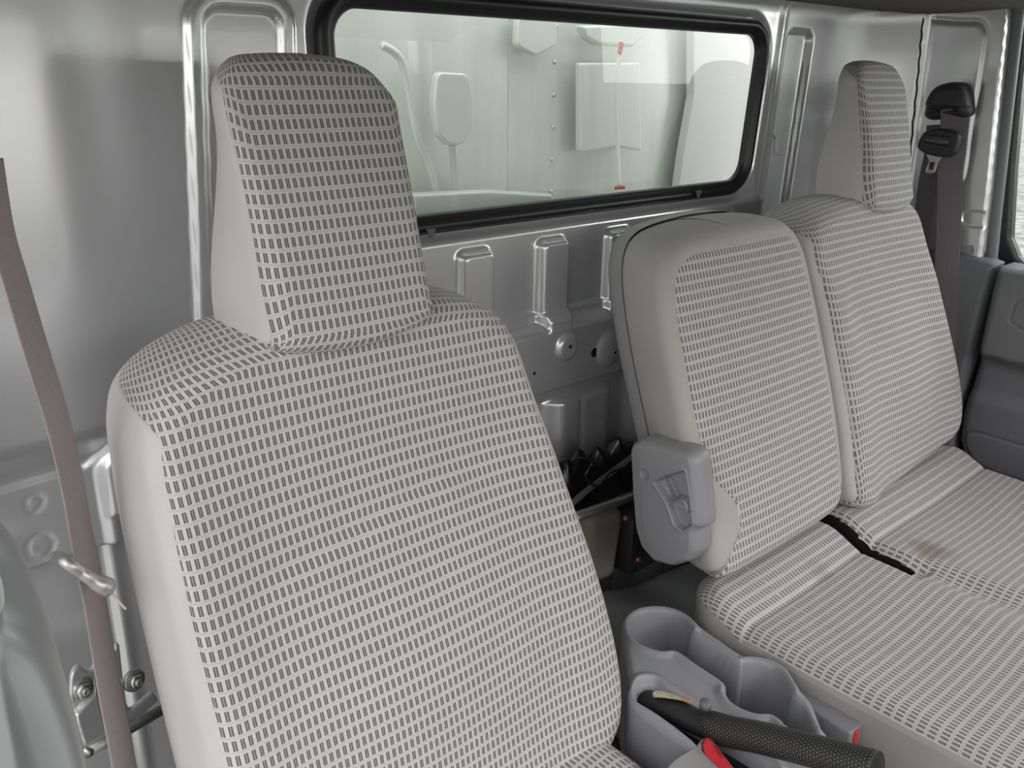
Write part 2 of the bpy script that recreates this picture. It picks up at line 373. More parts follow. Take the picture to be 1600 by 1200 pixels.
def wall_h(S, Z):
    H = np.zeros(S.shape)
    lean = (Z-.03)*.07
    # framed panel beside the left corner
    f = sd_rrect(S-lean, Z, .447, .560, -.62, .074, .03)
    H += .009*(ss(-.013, -.007, f)-ss(.005, .012, f))
    # embossed channel right of the window
    c = sd_rrect(S-lean, Z, 1.660, 1.755, -.42, .090, .022)
    H += -.014*ss(-.004, .010, c)
    H += .006*bump1(S-lean, 1.632, .010)*ss(-.5, -.4, Z)
    H += .030*ss(.40, .25, S)*ss(-.44, -.38, Z)
    # flange around the window opening
    wd = -win_sdf(S, Z)
    H += -.010*(1-ss(.022, .036, wd))
    # sheet below the window steps forward
    H += .010*ss(-.226, -.238, Z)*ss(.56, .60, S)*(1-ss(1.60, 1.64, S))
    # upright ribs below the window
    for k, xc in enumerate((.52, .683, .845, 1.008, 1.169, 1.328, 1.487)):
        r = sd_rrect(S, Z, xc-.037, xc+.037, -.47, -.249, .016)
        H = np.maximum(H, .010+.016*ss(-.001, .011, r)) if 0 else H+.018*ss(0, .011, r)*ss(-.40, -.385, Z)
    # cross beam
    b = ss(-.372, -.392, Z)
    inx = ss(.36, .37, S)*(1-ss(1.86, 1.90, S))
    beam = .006*ss(-.3715, -.3745, Z)+.026*ss(-.386, -.402, Z)-.022*ss(-.503, -.509, Z)-.008*ss(-.528, -.531, Z)
    for xc in (.683, 1.008, 1.328):   # saddles where a rib runs over the beam edge
        r = ss(.032, .022, np.abs(S-xc)); beam += .010*r*bump1(Z, -.388, .012)
        k = np.hypot(S-xc-.012, Z+.432); beam += .008*ss(.026, .018, k)
        beam += .008*ss(.028, .018, np.abs(S-xc-.012))*ss(-.435, -.43, Z)*ss(-.395, -.405, Z)*0
    for xc in (.80, 1.128, 1.45):
        k = np.hypot(S-xc, Z+.456); beam += .010*np.sqrt(np.clip(1-(k/.032)**2, 0, 1))
    H += beam*inx
    # lower sheet with shallow upright panels
    for x0, x1 in ((.60, .78), (.80, .965), (.985, 1.175), (1.20, 1.37), (1.38, 1.55)):
        r = sd_rrect(S, Z, x0, x1, -.70, -.46, .02); H += (.028*ss(0, .045, r)-.003*bump1(S, (x0+x1)/2-.012, .005))*ss(-.528, -.536, Z)
    H += -.05*ss(-.64, -.70, Z)**2*inx
    # left corner: overlapping lower sheet, its diagonal edge, plug rings
    seam = -.440+.72*np.clip(S-.262, 0, .037)+.48*np.clip(S-.299, 0, .07)
    lz = seam-Z
    left = 1-ss(.36, .37, S)
    H += .005*ss(-.001, .0015, lz)*np.maximum(left, 0)
    H += left*(.012*ss(.004, .02, lz)*ss(.27, .285, S)-.020*ss(-.546, -.552, Z)-.012*ss(.27, .30, S)*ss(-.505, -.511, Z)+.02*ss(.27, .30, S)*ss(-.546, -.552, Z)*0)
    for (xs, zz, rr) in ((.203, -.467, .0095), (.201, -.522, .0145)):
        k = np.hypot((S-xs), Z-zz); H += -.0022*bump1(k, rr, .0016)
    # right corner likewise
    H += .005*ss(-.001, .0015, (-.40-Z))*ss(1.86, 1.90, S)
    return H
def build_wall():
    s = np.arange(-.10, 2.13, .0036); z = np.arange(-1.16, .215, .0034)
    S, Z = np.meshgrid(s, z)
    x, y, nx, ny = wall_profile(S); H = wall_h(S, Z)
    roll = ss(.10, .20, Z)**2*.10   # the sheet rolls forward under the roof
    V = np.stack([x+nx*(H+roll*0), y+ny*(H+roll), Z+Z0], -1).reshape(-1, 3)
    nu, nv = len(s), len(z); inside = win_sdf(S, Z) > .004
    cell = ~(inside[:-1, :-1] & inside[1:, :-1] & inside[:-1, 1:] & inside[1:, 1:])
    sm = (s[:-1] < 1.80+.25*.96)  # stops at the seam with the side panel
    cell &= sm[None, :]
    jj, ii = np.nonzero(cell); idx = np.arange(nu*nv).reshape(nv, nu)
    F = np.stack([idx[jj, ii], idx[jj+1, ii], idx[jj+1, ii+1], idx[jj, ii+1]], 1)
    used = np.unique(F); rm = np.full(len(V), -1); rm[used] = np.arange(len(used))
    o = mesh('wall_back', V[used], rm[F], PAINT); return o
wall = build_wall(); tag(wall, 'silver painted steel rear wall of the cab with pressed ribs', kind='structure')
def wpt(s, z, h=0.0):
    x, y, nx, ny = wall_profile(np.array([s])); H = wall_h(np.array([s]), np.array([z]))[0]+h
    return Vector((x[0]+nx[0]*H, y[0]+ny[0]*H, z+Z0)), Vector((nx[0], ny[0], 0))
for (s, z, r) in ((1.0915, -.456, .0085), (1.022, -.430, .0032), (.948, -.463, .0028), (1.135, -.462, .0028), (.80, -.47, .008)):
    p, n = wpt(s, z); lathe('bolt_hole', [(r, -.004), (r, .0006), (r*.9, .0008)], p, n, HOLE, wall, n=20)

cs = [tuple(at(a, b, 1, WY+.006)[[0, 2]]) for a, b in ((1213, 211), (1228, 211), (1226, 217), (1224, 243), (1214, 243), (1215, 217))]
ch_ = np.array([tuple(at(a, b, 1, WY+.006)[[0, 2]]) for a, b in ((1218, 219), (1221, 219), (1220, 239), (1217, 239))])
relief('clip_slot', round_poly(cs, .001), lambda u, v, s: .0022*ss(0, .0012, s), lambda u, v, h: (u, WY+.014-h, v), .0007, PAINT, wall, base=-.004, holes=lambda u, v: sdf_poly(u, v, ch_) > 0)

# rear window: rubber seal and pane
win = empty('window_1', (1.1, WY, Z0-.20), 'wide rear cab window in a black rubber seal', kind='structure')
def win_loop(off, n=220):
    """outline of the window opening at signed offset (positive = outside)"""
    x0, x1, z0, z1, r = .622-off, 1.576+off, -.202-off, .082+off, .045+off
    P = []
    for cx, cz, a0 in ((x1-r, z1-r, 0), (x0+r, z1-r, 90), (x0+r, z0+r, 180), (x1-r, z0+r, 270)):
        for k in range(14):
            a = math.radians(a0+90*k/13); P.append((cx+r*math.cos(a), cz+r*math.sin(a)))
    P = np.array(P); sh = (P[:, 1]-.04)*.09; P[:, 0] += np.where(P[:, 0] > 1.1, sh, -sh*.3)
    return P
def build_seal():
    prof = [(.020, -.0), (.020, -.008), (.015, -.013), (.008, -.0145), (.004, -.012), (.002, -.009), (-.003, -.008), (-.0075, -.004), (-.0075, .006)]
    V = []; m = 0
    for o, d in prof:
        L = win_loop(o); m = len(L)
        for p in L: V.append((p[0], WY+d+.006, p[1]+Z0))
    return mesh('rubber_seal', V, grid_faces(m, len(prof), True), RUBBER, win)
build_seal()
def thin_glass(name, tint, refl=.10):
    m = bpy.data.materials.new(name); m.use_nodes = True; t = m.node_tree; t.nodes.clear()
    o = t.nodes.new('ShaderNodeOutputMaterial'); mx = t.nodes.new('ShaderNodeMixShader'); tr_ = t.nodes.new('ShaderNodeBsdfTransparent'); gl = t.nodes.new('ShaderNodeBsdfGlossy')
    tr_.inputs[0].default_value = (*tint, 1); gl.inputs['Roughness'].default_value = .01; fr = t.nodes.new('ShaderNodeFresnel'); fr.inputs[0].default_value = 1.5
    t.links.new(mnode(t, 'MULTIPLY', fr.outputs[0], 1.0), mx.inputs[0]); t.links.new(tr_.outputs[0], mx.inputs[1]); t.links.new(gl.outputs[0], mx.inputs[2]); t.links.new(mx.outputs[0], o.inputs[0])
    return m
TG = thin_glass('window_glass', (.96, .99, .965))
def build_pane():
    L = win_loop(-.002); V = [(p[0], WY+.011, p[1]+Z0) for p in L]; m = len(V); V += [(p[0], WY+.0112, p[1]+Z0) for p in L]
    F = [tuple(range(m))]
    return mesh('glass_pane', V[:m], F, TG, win, smooth=False)
build_pane()
# small clips under the seal
for px in (672, 1090):
    py = 364 if px < 900 else 303
    p = at(px, py, 1, 1.018)
    mesh('seal_clip', [p+np.array(q) for q in ((-.008, 0, .006), (.008, 0, .006), (.002, 0, -.008), (-.001, 0, -.008), (-.008, -.004, .006), (.008, -.004, .006), (.002, -.003, -.008), (-.001, -.003, -.008))],
         [(0, 1, 2, 3), (7, 6, 5, 4), (0, 4, 5, 1), (3, 2, 6, 7), (1, 5, 6, 2), (0, 3, 7, 4)], GREYD, win, smooth=False)

# ------------------------------------------------------------------ seats
def cushion_back(root, outline, xc, hax, T, r, lean, y0, h0, contour, fabric_of, flare=None, bulge=.006, names=('fabric_cover', 'side_panel'), mats=(FAB, VINYL), backmat=None, vshift=0.0, taper=None):
    """upholstered block: outline in (x,h) clockwise/any, front faces -Y and leans back.
    fabric_of(x,h,nx,nh) -> arclength from the flat front to which the patterned cloth reaches (others are side panel)."""
    P = np.asarray(outline, float); L = len(P)
    # outward normals
    T_ = np.roll(P, -1, 0)-np.roll(P, 1, 0); N = np.stack([T_[:, 1], -T_[:, 0]], 1); N /= np.linalg.norm(N, axis=1)[:, None]
    area_ = 0.5*np.sum(P[:, 0]*np.roll(P[:, 1], -1)-np.roll(P[:, 0], -1)*P[:, 1])
    if area_ < 0: N = -N
    A = np.stack([np.full(L, xc), np.clip(P[:, 1], *hax)], 1)
    D = A-P; dl = np.linalg.norm(D, axis=1); D /= dl[:, None]
    reach = np.array([fabric_of(P[i, 0], P[i, 1], N[i, 0], N[i, 1]) for i in range(L)])   # arclength outward from the e=r ring covered by cloth
    q = PI/2*r; full = q+(T-r)
    rings = []   # (points2d, depth, uv)
    
    def push(P2, d, ext, ring_s): rings.append((P2, d, ext, ring_s))
    nsd, nq, nin = 9, 9, 26
    # arclength sample positions measured outward from e=r; the seam ring follows 'reach'
    out = []
    # region A (side panel): s from full -> reach ; region B (cloth): reach -> 0 ; then inward
    def point(i, s):
        s = min(s, full)
        if s < 0: e = r-s; d = T
        elif s > q:
            d = (T-r)-(s-q); e = 0.0; f = (s-q)/(T-r); e = -bulge*math.sin(PI*f)
        else:
            a = s/r; e = r*(1-math.sin(a)) ; d = (T-r)+r*math.cos(a)
        return e, d
    rows = []
    nA, nB = 12, 12
    for k in range(nA+1):
        ss_ = [full+(reach[i]-full)*k/nA for i in range(L)]; rows.append(('A', ss_))
    for k in range(nB+1):
        ss_ = [reach[i]+(min(reach[i], 0)-reach[i])*k/nB for i in range(L)]; rows.append(('B', ss_))
    pts = []; UVs = []; kinds = []
    for kd, srow in rows:
        R = []; Uv = []
        for i in range(L):
            e, d = point(i, srow[i]); p = P[i]+D[i]*e if e > 0 else P[i]-N[i]*e
            sm_ = abs(srow[i]-reach[i])
            dip = .0022*math.exp(-(sm_/.0025)**2) if reach[i] < full-.004 else .0
            dd = d-dip*(1 if d > T*.6 else .3); p = p-N[i]*dip*.6
            R.append((p[0], p[1], dd)); base = P[i]+D[i]*r; uvp = base+N[i]*srow[i]; Uv.append((uvp[0], uvp[1]))
        pts.append(R); UVs.append(Uv); kinds.append(kd)
    for k in range(1, nin+1):
        t = k/nin; R = []; Uv = []
        for i in range(L):
            b = P[i]+D[i]*(r+max(-reach[i], 0)); p = b+(A[i]-b)*t; R.append((p[0], p[1], T)); Uv.append((p[0], p[1]))
        pts.append(R); UVs.append(Uv); kinds.append('C')
    nR = len(pts); arr = np.array(pts); uv = np.array(UVs)
    X, Hh, Dp = arr[..., 0], arr[..., 1], arr[..., 2]
    wgt = np.clip((Dp-.2*T)/(.8*T), 0, 1)
    Dp = Dp+contour(X, Hh)*wgt
    if flare is not None: X = X+flare(X, Hh, 1-np.clip(Dp/T, 0, 1))
    lf = lean if callable(lean) else (lambda h: lean*(h-h0))
    Yw = y0+lf(Hh)+(T-Dp)*(1 if taper is None else taper(Hh)); Zw = Hh+Z0
    V = np.stack([X, Yw, Zw], -1).reshape(-1, 3)
    UV = uv.copy(); UV[..., 1] = UV[..., 1]*1.05+vshift; UV = UV.reshape(-1, 2)
    FA, FB = [], []
    for j in range(nR-1):
        for i in range(L):
            i2 = (i+1) % L; f = (j*L+i, j*L+i2, (j+1)*L+i2, (j+1)*L+i)
            if area_ < 0: f = f[::-1]
            if j < nA: FA.append(f)
            elif j == nA: pass
            else: FB.append(f)
    # where the reach is negative the cloth starts inside the flat front
    def emit(nm, Fs, m):
        Fs = np.array(Fs); used = np.unique(Fs); rm = np.full(len(V), -1); rm[used] = np.arange(len(used))
        return mesh(nm, V[used], rm[Fs], m, root, uv=UV[used])
    oB = emit(names[0], FB, mats[0]); oA = emit(names[1], FA, mats[1])
    oC = None
    if backmat is not None:
        oC = mesh('back_panel', V[:L], [tuple(range(L)) if area_ < 0 else tuple(range(L-1, -1, -1))], backmat, root, smooth=False)
    return oB, oA, oC

def resample(P, n):
    P = np.asarray(P, float); Q = np.vstack([P, P[:1]]); d = np.r_[0, np.cumsum(np.linalg.norm(np.diff(Q, axis=0), axis=1))]
    t = np.linspace(0, d[-1], n+1)[:-1]; return np.stack([np.interp(t, d, Q[:, 0]), np.interp(t, d, Q[:, 1])], 1)
def closed(pts, n=240): return resample(smooth_poly(pts, 10), n)

# driver's seat --------------------------------------------------------
drv = empty('driver_seat', (.49, .72, .05), "nearest seat with tall built-in headrest, pale grey ribbed cloth, left of the gap", 'seat')
dout = closed([(.241, -.84), (.234, -.70), (.234, -.55), (.238, -.42), (.243, -.36), (.248, -.325), (.263, -.292), (.298, -.268), (.35, -.252), (.42, -.243), (.49, -.240), (.56, -.243), (.62, -.248), (.665, -.262), (.695, -.285), (.710, -.32), (.720, -.39), (.740, -.50), (.762, -.61), (.772, -.70), (.768, -.765), (.745, -.81), (.68, -.835), (.49, -.845), (.30, -.845)], 280)
def d_contour(X, H):
    c = .020*np.exp(-((H+.62)/.13)**2)*np.exp(-((X-.49)/.22)**2)                     # lumbar swell
    c += -.010*np.exp(-((H+.40)/.10)**2)*np.exp(-((X-.49)/.17)**2)                    # hollow between the shoulders
    c += .010*np.exp(-((np.abs(X-.49)-.225)/.05)**2)*ss(-.30, -.45, H)                 # side bolsters
    # stitched dart across the middle
    zl = -.463+.12*(X-.32)+.10*(X-.32)**2
    k = ss(.30, .36, X)*(1-ss(.56, .60, X)); c += -.0025*k*np.exp(-((H-zl)/.0055)**2)+.003*k*np.exp(-((H-zl+.022)/.016)**2)
    return c
def d_fab(x, h, nx, nh):
    # cloth rolls over the top of the shoulders, stops at the seam on the flanks
    t = ss(.25, .8, nh)+ss(.3, .8, -nh); return float(.020*(1-t)+.13*t)
DT = .115
d_parts = cushion_back(drv, dout, .49, (-.62, -.36), DT, .030, .32, .79, -.20, d_contour, d_fab, bulge=.005, names=('backrest', 'backrest_side'), mats=(FAB, VINYL), backmat=SHELL)

def headrest(root, xc, hw_top, hw_bot, htop, hbot, mats, y_off=0.0, skew=0.0):
    pts = []
    def w_(h): return hw_bot+(hw_top-hw_bot)*ss(hbot, htop, h)
    hs = np.linspace(hbot+.022, htop-.045, 8)
    left = [(xc-w_(h), h) for h in hs]; right = [(xc+w_(h), h) for h in hs[::-1]]
    top = [(xc-hw_top+.004, htop-.025), (xc-hw_top+.022, htop-.006), (xc-hw_top*.5, htop-.001), (xc, htop), (xc+hw_top*.5, htop-.003), (xc+hw_top-.026, htop-.012), (xc+hw_top-.006, htop-.034)]
    bot = [(xc+hw_bot-.003, hbot+.006), (xc+hw_bot*.55, hbot-.006), (xc, hbot-.011), (xc-hw_bot*.55, hbot-.008), (xc-hw_bot+.003, hbot+.001)]
    out = closed(left+top+right+bot, 200)
    def cont(X, H): return -.006*((X-xc)/hw_top)**2+.006*np.exp(-((H-(htop+hbot)/2)/.09)**2)
    def fab(x, h, nx, nh): t = ss(.35, .9, nh)+ss(.3, .8, -nh); return float(.027*(1-t)+.11*t)
    def flare(X, H, back):   # the wedge widens towards its foot at the back
        k = ss(htop-.06, hbot, H); return np.sign(X-xc)*back*(.020*k-.012*(1-k))+skew*ss(hbot, htop, H)
    th = .10
    lf = lambda h: .32*(h+.20)
    Tt = th
    return cushion_back(root, out, xc, (hbot+.08, htop-.10), Tt, .022, lf, .79+y_off, -.2, cont, fab, flare=flare, bulge=.004, names=('headrest', 'headrest_side'), mats=mats, vshift=.004, taper=lambda H: 1.06-.62*ss(hbot+.02, htop+.02, H))
headrest(drv, .481, .102, .096, .012, -.262, (FAB, VINYL), y_off=-.022)

# driver's seat cushion: only its rear corner shows
def bench_top(root, outline, hfun, res, mats, names, zbase, split=None, uvrot=False):
    return relief(names, outline, hfun, lambda u, v, h: (u, v, h+Z0), res, mats, root, base=zbase, uvf=lambda u, v, h: np.stack([u, v], 1), split=split)
dcush = round_poly([(.20, .05), (.20, .66), (.72, .66), (.72, .05)], .05)
relief('seat_cushion', dcush, lambda u, v, s: -.795-.03*(1-np.sqrt(np.clip(1-(1-np.clip(s/.035, 0, 1))**2, 0, 1)))-.02*bump1(u, .46, .16), lambda u, v, h: (u, v, h+Z0), .006, FAB, drv, base=-.90)
box('seat_frame', (.44, .36, Z0-1.0), (.38, .50, .17), BLACKP, drv, .01)

# passenger bench: wide cushion, fixed backrest with headrest -----------------
pas = empty('passenger_bench_seat', (1.42, .35, .05), 'wide two-place bench with shared cushion, right backrest and tall headrest by the far door', 'seat')
pout = closed([(1.405, -.72), (1.402, -.60), (1.400, -.45), (1.398, -.36), (1.392, -.31), (1.392, -.275), (1.405, -.245), (1.44, -.228), (1.50, -.218), (1.58, -.214), (1.65, -.213), (1.72, -.216), (1.775, -.225), (1.812, -.248), (1.828, -.285), (1.835, -.34), (1.845, -.42), (1.862, -.52), (1.872, -.60), (1.865, -.655), (1.82, -.695), (1.74, -.712), (1.62, -.722), (1.50, -.728)], 260)
def p_contour(X, H):
    c = .016*np.exp(-((H+.56)/.10)**2)*np.exp(-((X-1.63)/.18)**2)-.010*np.exp(-((H+.34)/.09)**2)*np.exp(-((X-1.63)/.15)**2)
    c += .010*np.exp(-((np.abs(X-1.63)-.19)/.05)**2)*ss(-.28, -.4, H)
    return c
cushion_back(pas, pout, 1.63, (-.52, -.34), .11, .030, .32, .79, -.20, p_contour, d_fab, bulge=.005, names=('backrest', 'backrest_side'), mats=(FABC, VINYL), backmat=SHELL, vshift=.003)
headrest(pas, 1.694, .096, .090, .028, -.236, (FABC, VINYL), y_off=-.008, skew=.024)

def bench_z(u, v, s):
    z = np.full(u.shape, -.757)
    z += .026*ss(.565, .645, v)-.02*ss(.66, .71, v)                                 # raised roll at the back
    z += -.004*bump1(v, .578, .005)                                                  # stitched fold in front of the roll
    z += -.012*bump1(v, .40, .18)*bump1(u, 1.17, .16)-.018*bump1(v, .38, .18)*bump1(u, 1.63, .17)
    z += .006*np.sin(u*60+v*9)*bump1(u, 1.38, .04)*ss(.52, .40, v)-.010*bump1(u-(v-.5)*.10, 1.375, .03)*ss(.53, .47, v)
    z += -.026*(1-np.sqrt(np.clip(1-(1-np.clip(s/.028, 0, 1))**2, 0, 1)))
    gap = .013-np.abs(u-1.360); z += -.09*ss(-.003, .003, np.minimum(gap+(v-.60)*.06, v-.500))-.012*ss(-.02, 0, np.minimum(gap, v-.49))
    return z
bout = round_poly([(.990, .02), (.990, .655), (1.05, .71), (1.82, .70), (1.875, .66), (1.85, .02)], [.02, .03, .03, .03, .04, .02])
def bsplit(C, UV):
    dark = np.minimum(.013-np.abs(C[:, 0]-1.360)+(C[:, 1]-.60)*.06, C[:, 1]-.50) > -.0035
    side = (C[:, 2] < Z0-.7795) & ~dark & ((sdf_poly(C[:, 0], C[:, 1], bout) < .03) | (C[:, 0] < 1.05))
    return np.where(dark, 1, np.where(side, 2, 0))
def bench_map(u, v, h): return (u+.05*np.clip(-.79-h, 0, .2)*(u < 1.1), v, h+Z0)
relief(('seat_cushion', 'slot_dark', 'cushion_side'), bout, bench_z, bench_map, .0024, (FABC, HOLE, VINYL2), pas, base=-.86, split=bsplit, uvf=lambda u, v, h: np.stack([u+np.where(u < 1.1, h+.757, 0)*.8, v-np.where(v > .64, h+.735, 0)*.5], 1))  # slot interior coloured near black to stand for the shade inside
box('seat_frame', (1.62, .34, Z0-1.0), (.42, .56, .27), BLACKP, pas, .01)

# folding middle backrest ---------------------------------------------------
mid = empty('middle_seat_back', (1.18, .72, Z0-.72), 'folding middle backrest, ribbed cloth front in a plain grey surround, recliner cover on its side', 'seat back')
mout = closed([(.992, -.70), (.984, -.62), (.977, -.52), (.972, -.40), (.977, -.31), (.992, -.262), (1.022, -.236), (1.08, -.224), (1.18, -.219), (1.30, -.220), (1.345, -.230), (1.375, -.262), (1.386, -.32), (1.392, -.45), (1.396, -.56), (1.390, -.655), (1.372, -.697), (1.33, -.712), (1.20, -.716), (1.06, -.716), (1.015, -.714)], 260)
def m_contour(X, H): return .006*np.exp(-((H+.48)/.2)**2)-.006*((X-1.18)/.2)**2
def m_fab(x, h, nx, nh):
    b = .055*ss(-.52, -.66, h)*(x < 1.05)*ss(-.85, -.3, nh)
    if nh < -.3: return float(.06*ss(-.3, -.8, nh)-b)
    return float(.0005-b)

def inset(P, fn, n=260):
    P = np.asarray(P); T_ = np.roll(P, -1, 0)-np.roll(P, 1, 0); N = np.stack([T_[:, 1], -T_[:, 0]], 1); N /= np.linalg.norm(N, axis=1)[:, None]
    a = 0.5*np.sum(P[:, 0]*np.roll(P[:, 1], -1)-np.roll(P[:, 0], -1)*P[:, 1])
    if a < 0: N = -N
    return P-N*np.array([fn(p[0], p[1], q[0], q[1]) for p, q in zip(P, N)])[:, None]
cushion_back(mid, mout, 1.18, (-.56, -.36), .105, .028, .32, .79, -.20, m_contour, m_fab, flare=lambda X, H, k: -np.sign(X-1.18)*.030*k, bulge=.004, names=('front_cover', 'surround'), mats=(FABC, VINYL2), backmat=None, vshift=.002)
sh_out = inset(mout, lambda x, h, nx, nh: -.004)
# hard shell behind the upholstery
def shell_block():
    L = len(sh_out); V = []; rows = [(.0, -.002), (.0, .010), (.001, .022), (.006, .030), (.016, .034)]
    T_ = np.roll(sh_out, -1, 0)-np.roll(sh_out, 1, 0); N = np.stack([T_[:, 1], -T_[:, 0]], 1); N /= np.linalg.norm(N, axis=1)[:, None]
    if 0.5*np.sum(sh_out[:, 0]*np.roll(sh_out[:, 1], -1)-np.roll(sh_out[:, 0], -1)*sh_out[:, 1]) < 0: N = -N
    for e, d in rows:
        for p, n in zip(sh_out, N):
            q = p-n*e; q = q-np.array([np.sign(q[0]-1.18)*.031*min(1, abs(q[0]-1.18)/.05), 0]); V.append((q[0], .79+.32*(q[1]+.20)+.105+d, q[1]+Z0))
    F = grid_faces(L, len(rows), True)+[tuple(range((len(rows)-1)*L, len(rows)*L))]
    return mesh('back_shell', V, F, SHELL, mid)
shell_block()
# recliner cover on the near flank, with its pull lever in a pocket
XR = .952
rc = [(at(860+a/3.75, 660+b/3.75, 0, XR)[1], at(860+a/3.75, 660+b/3.75, 0, XR)[2]) for a, b in
      ((452, 165), (462, 125), (510, 102), (660, 135), (800, 170), (835, 200), (850, 240), (868, 420), (884, 600), (878, 628), (848, 640), (850, 700), (846, 770), (800, 828), (705, 858), (600, 830), (520, 740), (482, 620), (465, 420))]
rc = round_poly(rc, .006, 4)
pk = round_poly([(at(860+a/3.75, 660+b/3.75, 0, XR)[1], at(860+a/3.75, 660+b/3.75, 0, XR)[2]) for a, b in ((612, 345), (680, 305), (795, 275), (815, 400), (838, 600), (780, 635), (735, 600), (690, 470))], .004, 4)
pk2 = round_poly([(at(860+a/3.75, 660+b/3.75, 0, XR)[1], at(860+a/3.75, 660+b/3.75, 0, XR)[2]) for a, b in ((640, 335), (682, 318), (748, 428), (735, 520), (700, 470))], .002, 3)
hc = at(860+562/3.75, 660+303/3.75, 0, XR)
def rc_h(u, v, s):
    h = .026*np.sqrt(np.clip(1-(1-np.clip(s/.012, 0, 1))**2, 0, 1))+.002*ss(.01, .03, s)
    p = sdf_poly(u, v, pk); h += -.012*ss(0, .004, p)+.0015*bump1(p, -.001, .0015)
    p2 = sdf_poly(u, v, pk2); h += -.010*ss(0, .002, p2)
    h += -.006*ss(.0085, .0065, np.hypot(u-hc[1], v-hc[2]))
    return h
rcov = relief('recliner_cover', rc, rc_h, lambda u, v, h: (XR+.024-h, u, v), .0011, GREYP, mid, base=-.012)
def lever():
    P = [at(860+a/3.75, 660+b/3.75, 0, XR-.006) for a, b in ((700, 455), (745, 440), (790, 455), (808, 500), (805, 548), (770, 530), (725, 500))]
    Q = round_poly([(p[1], p[2]) for p in P], .003, 3)
    return relief('recliner_lever', Q, lambda u, v, s: .012*ss(0, .004, s)+.004*ss(.5, 1.0, (v-Q[:, 1].min())/(Q[:, 1].max()-Q[:, 1].min())), lambda u, v, h: (XR+.008-h, u, v), .0009, GREYP, rcov, base=-.006)
lever()

# ------------------------------------------------------------------ console with cup wells
CZ = -.77
def cpx(L_, z=CZ, ox=880, oy=900, k=3.077):
    return [tuple(at(ox+a/k, oy+b/k, 2, Z0+z)[:2]) for a, b in L_]
wellA = np.array(cpx([(312, 255), (328, 208), (380, 180), (450, 172), (520, 182), (580, 212), (612, 250), (622, 292), (735, 362), (850, 436), (868, 422), (930, 420), (1000, 438), (1055, 475), (1092, 535), (1102, 592), (1160, 645), (1190, 700), (1215, 752), (1270, 775), (1330, 830), (1230, 815), (1075, 730), (1050, 705), (1000, 672), (930, 668), (865, 648), (810, 615), (782, 575), (768, 520), (650, 440), (545, 368), (470, 368), (395, 345), (338, 305)]))
slotB = np.array(cpx([(355, 560), (362, 525), (395, 505), (440, 508), (490, 545), (640, 640), (800, 740), (960, 870), (1000, 960), (820, 960), (640, 790), (480, 670), (375, 600)]))
body = np.array(cpx([(283, 240), (300, 190), (350, 155), (440, 142), (520, 150), (590, 175), (650, 222), (760, 300), (880, 378), (1000, 398), (1075, 440), (1130, 515), (1200, 570), (1240, 640), (1290, 740), (1385, 835), (1500, 960), (760, 1010), (620, 830), (470, 720), (345, 620), (312, 560), (322, 500), (300, 380)]))
con = empty('centre_console', (float(body[:, 0].mean()), float(body[:, 1].mean()), .05), 'grey moulded console with two round cup wells and a slot, between the front seats', 'console')
wellA = smooth_poly(wellA, 4); slotB = smooth_poly(slotB, 4)
body = smooth_poly(body, 3)
def con_h(u, v, s):
    a = sdf_poly(u, v, wellA); b = sdf_poly(u, v, slotB)
    h = np.full(u.shape, CZ)
    h += .006*bump1(a, -.006, .006)                       # raised lip round the wells
    h += -.085*ss(.0, .004, a)
    h += .004*bump1(b, -.010, .006)-.010*ss(-.008, 0, b)-.06*ss(.0, .003, b)
    h += -.012*(1-np.sqrt(np.clip(1-(1-np.clip(s/.010, 0, 1))**2, 0, 1)))
    h += -.020*ss(.50, .38, v)*ss(.02, 0, s)
    return h
def con_map(u, v, h):
    d = np.clip(CZ-.02-h, 0, .3)
    return (u, v, h+Z0)
con_body = relief(('tray', 'slot_dark'), body, con_h, con_map, .0014, (GREYP, HOLE), con, base=-1.10, split=lambda C, UV: ((sdf_poly(UV[:, 0], UV[:, 1], slotB) > .0032)).astype(int))  # slot floor faces take the near-black material

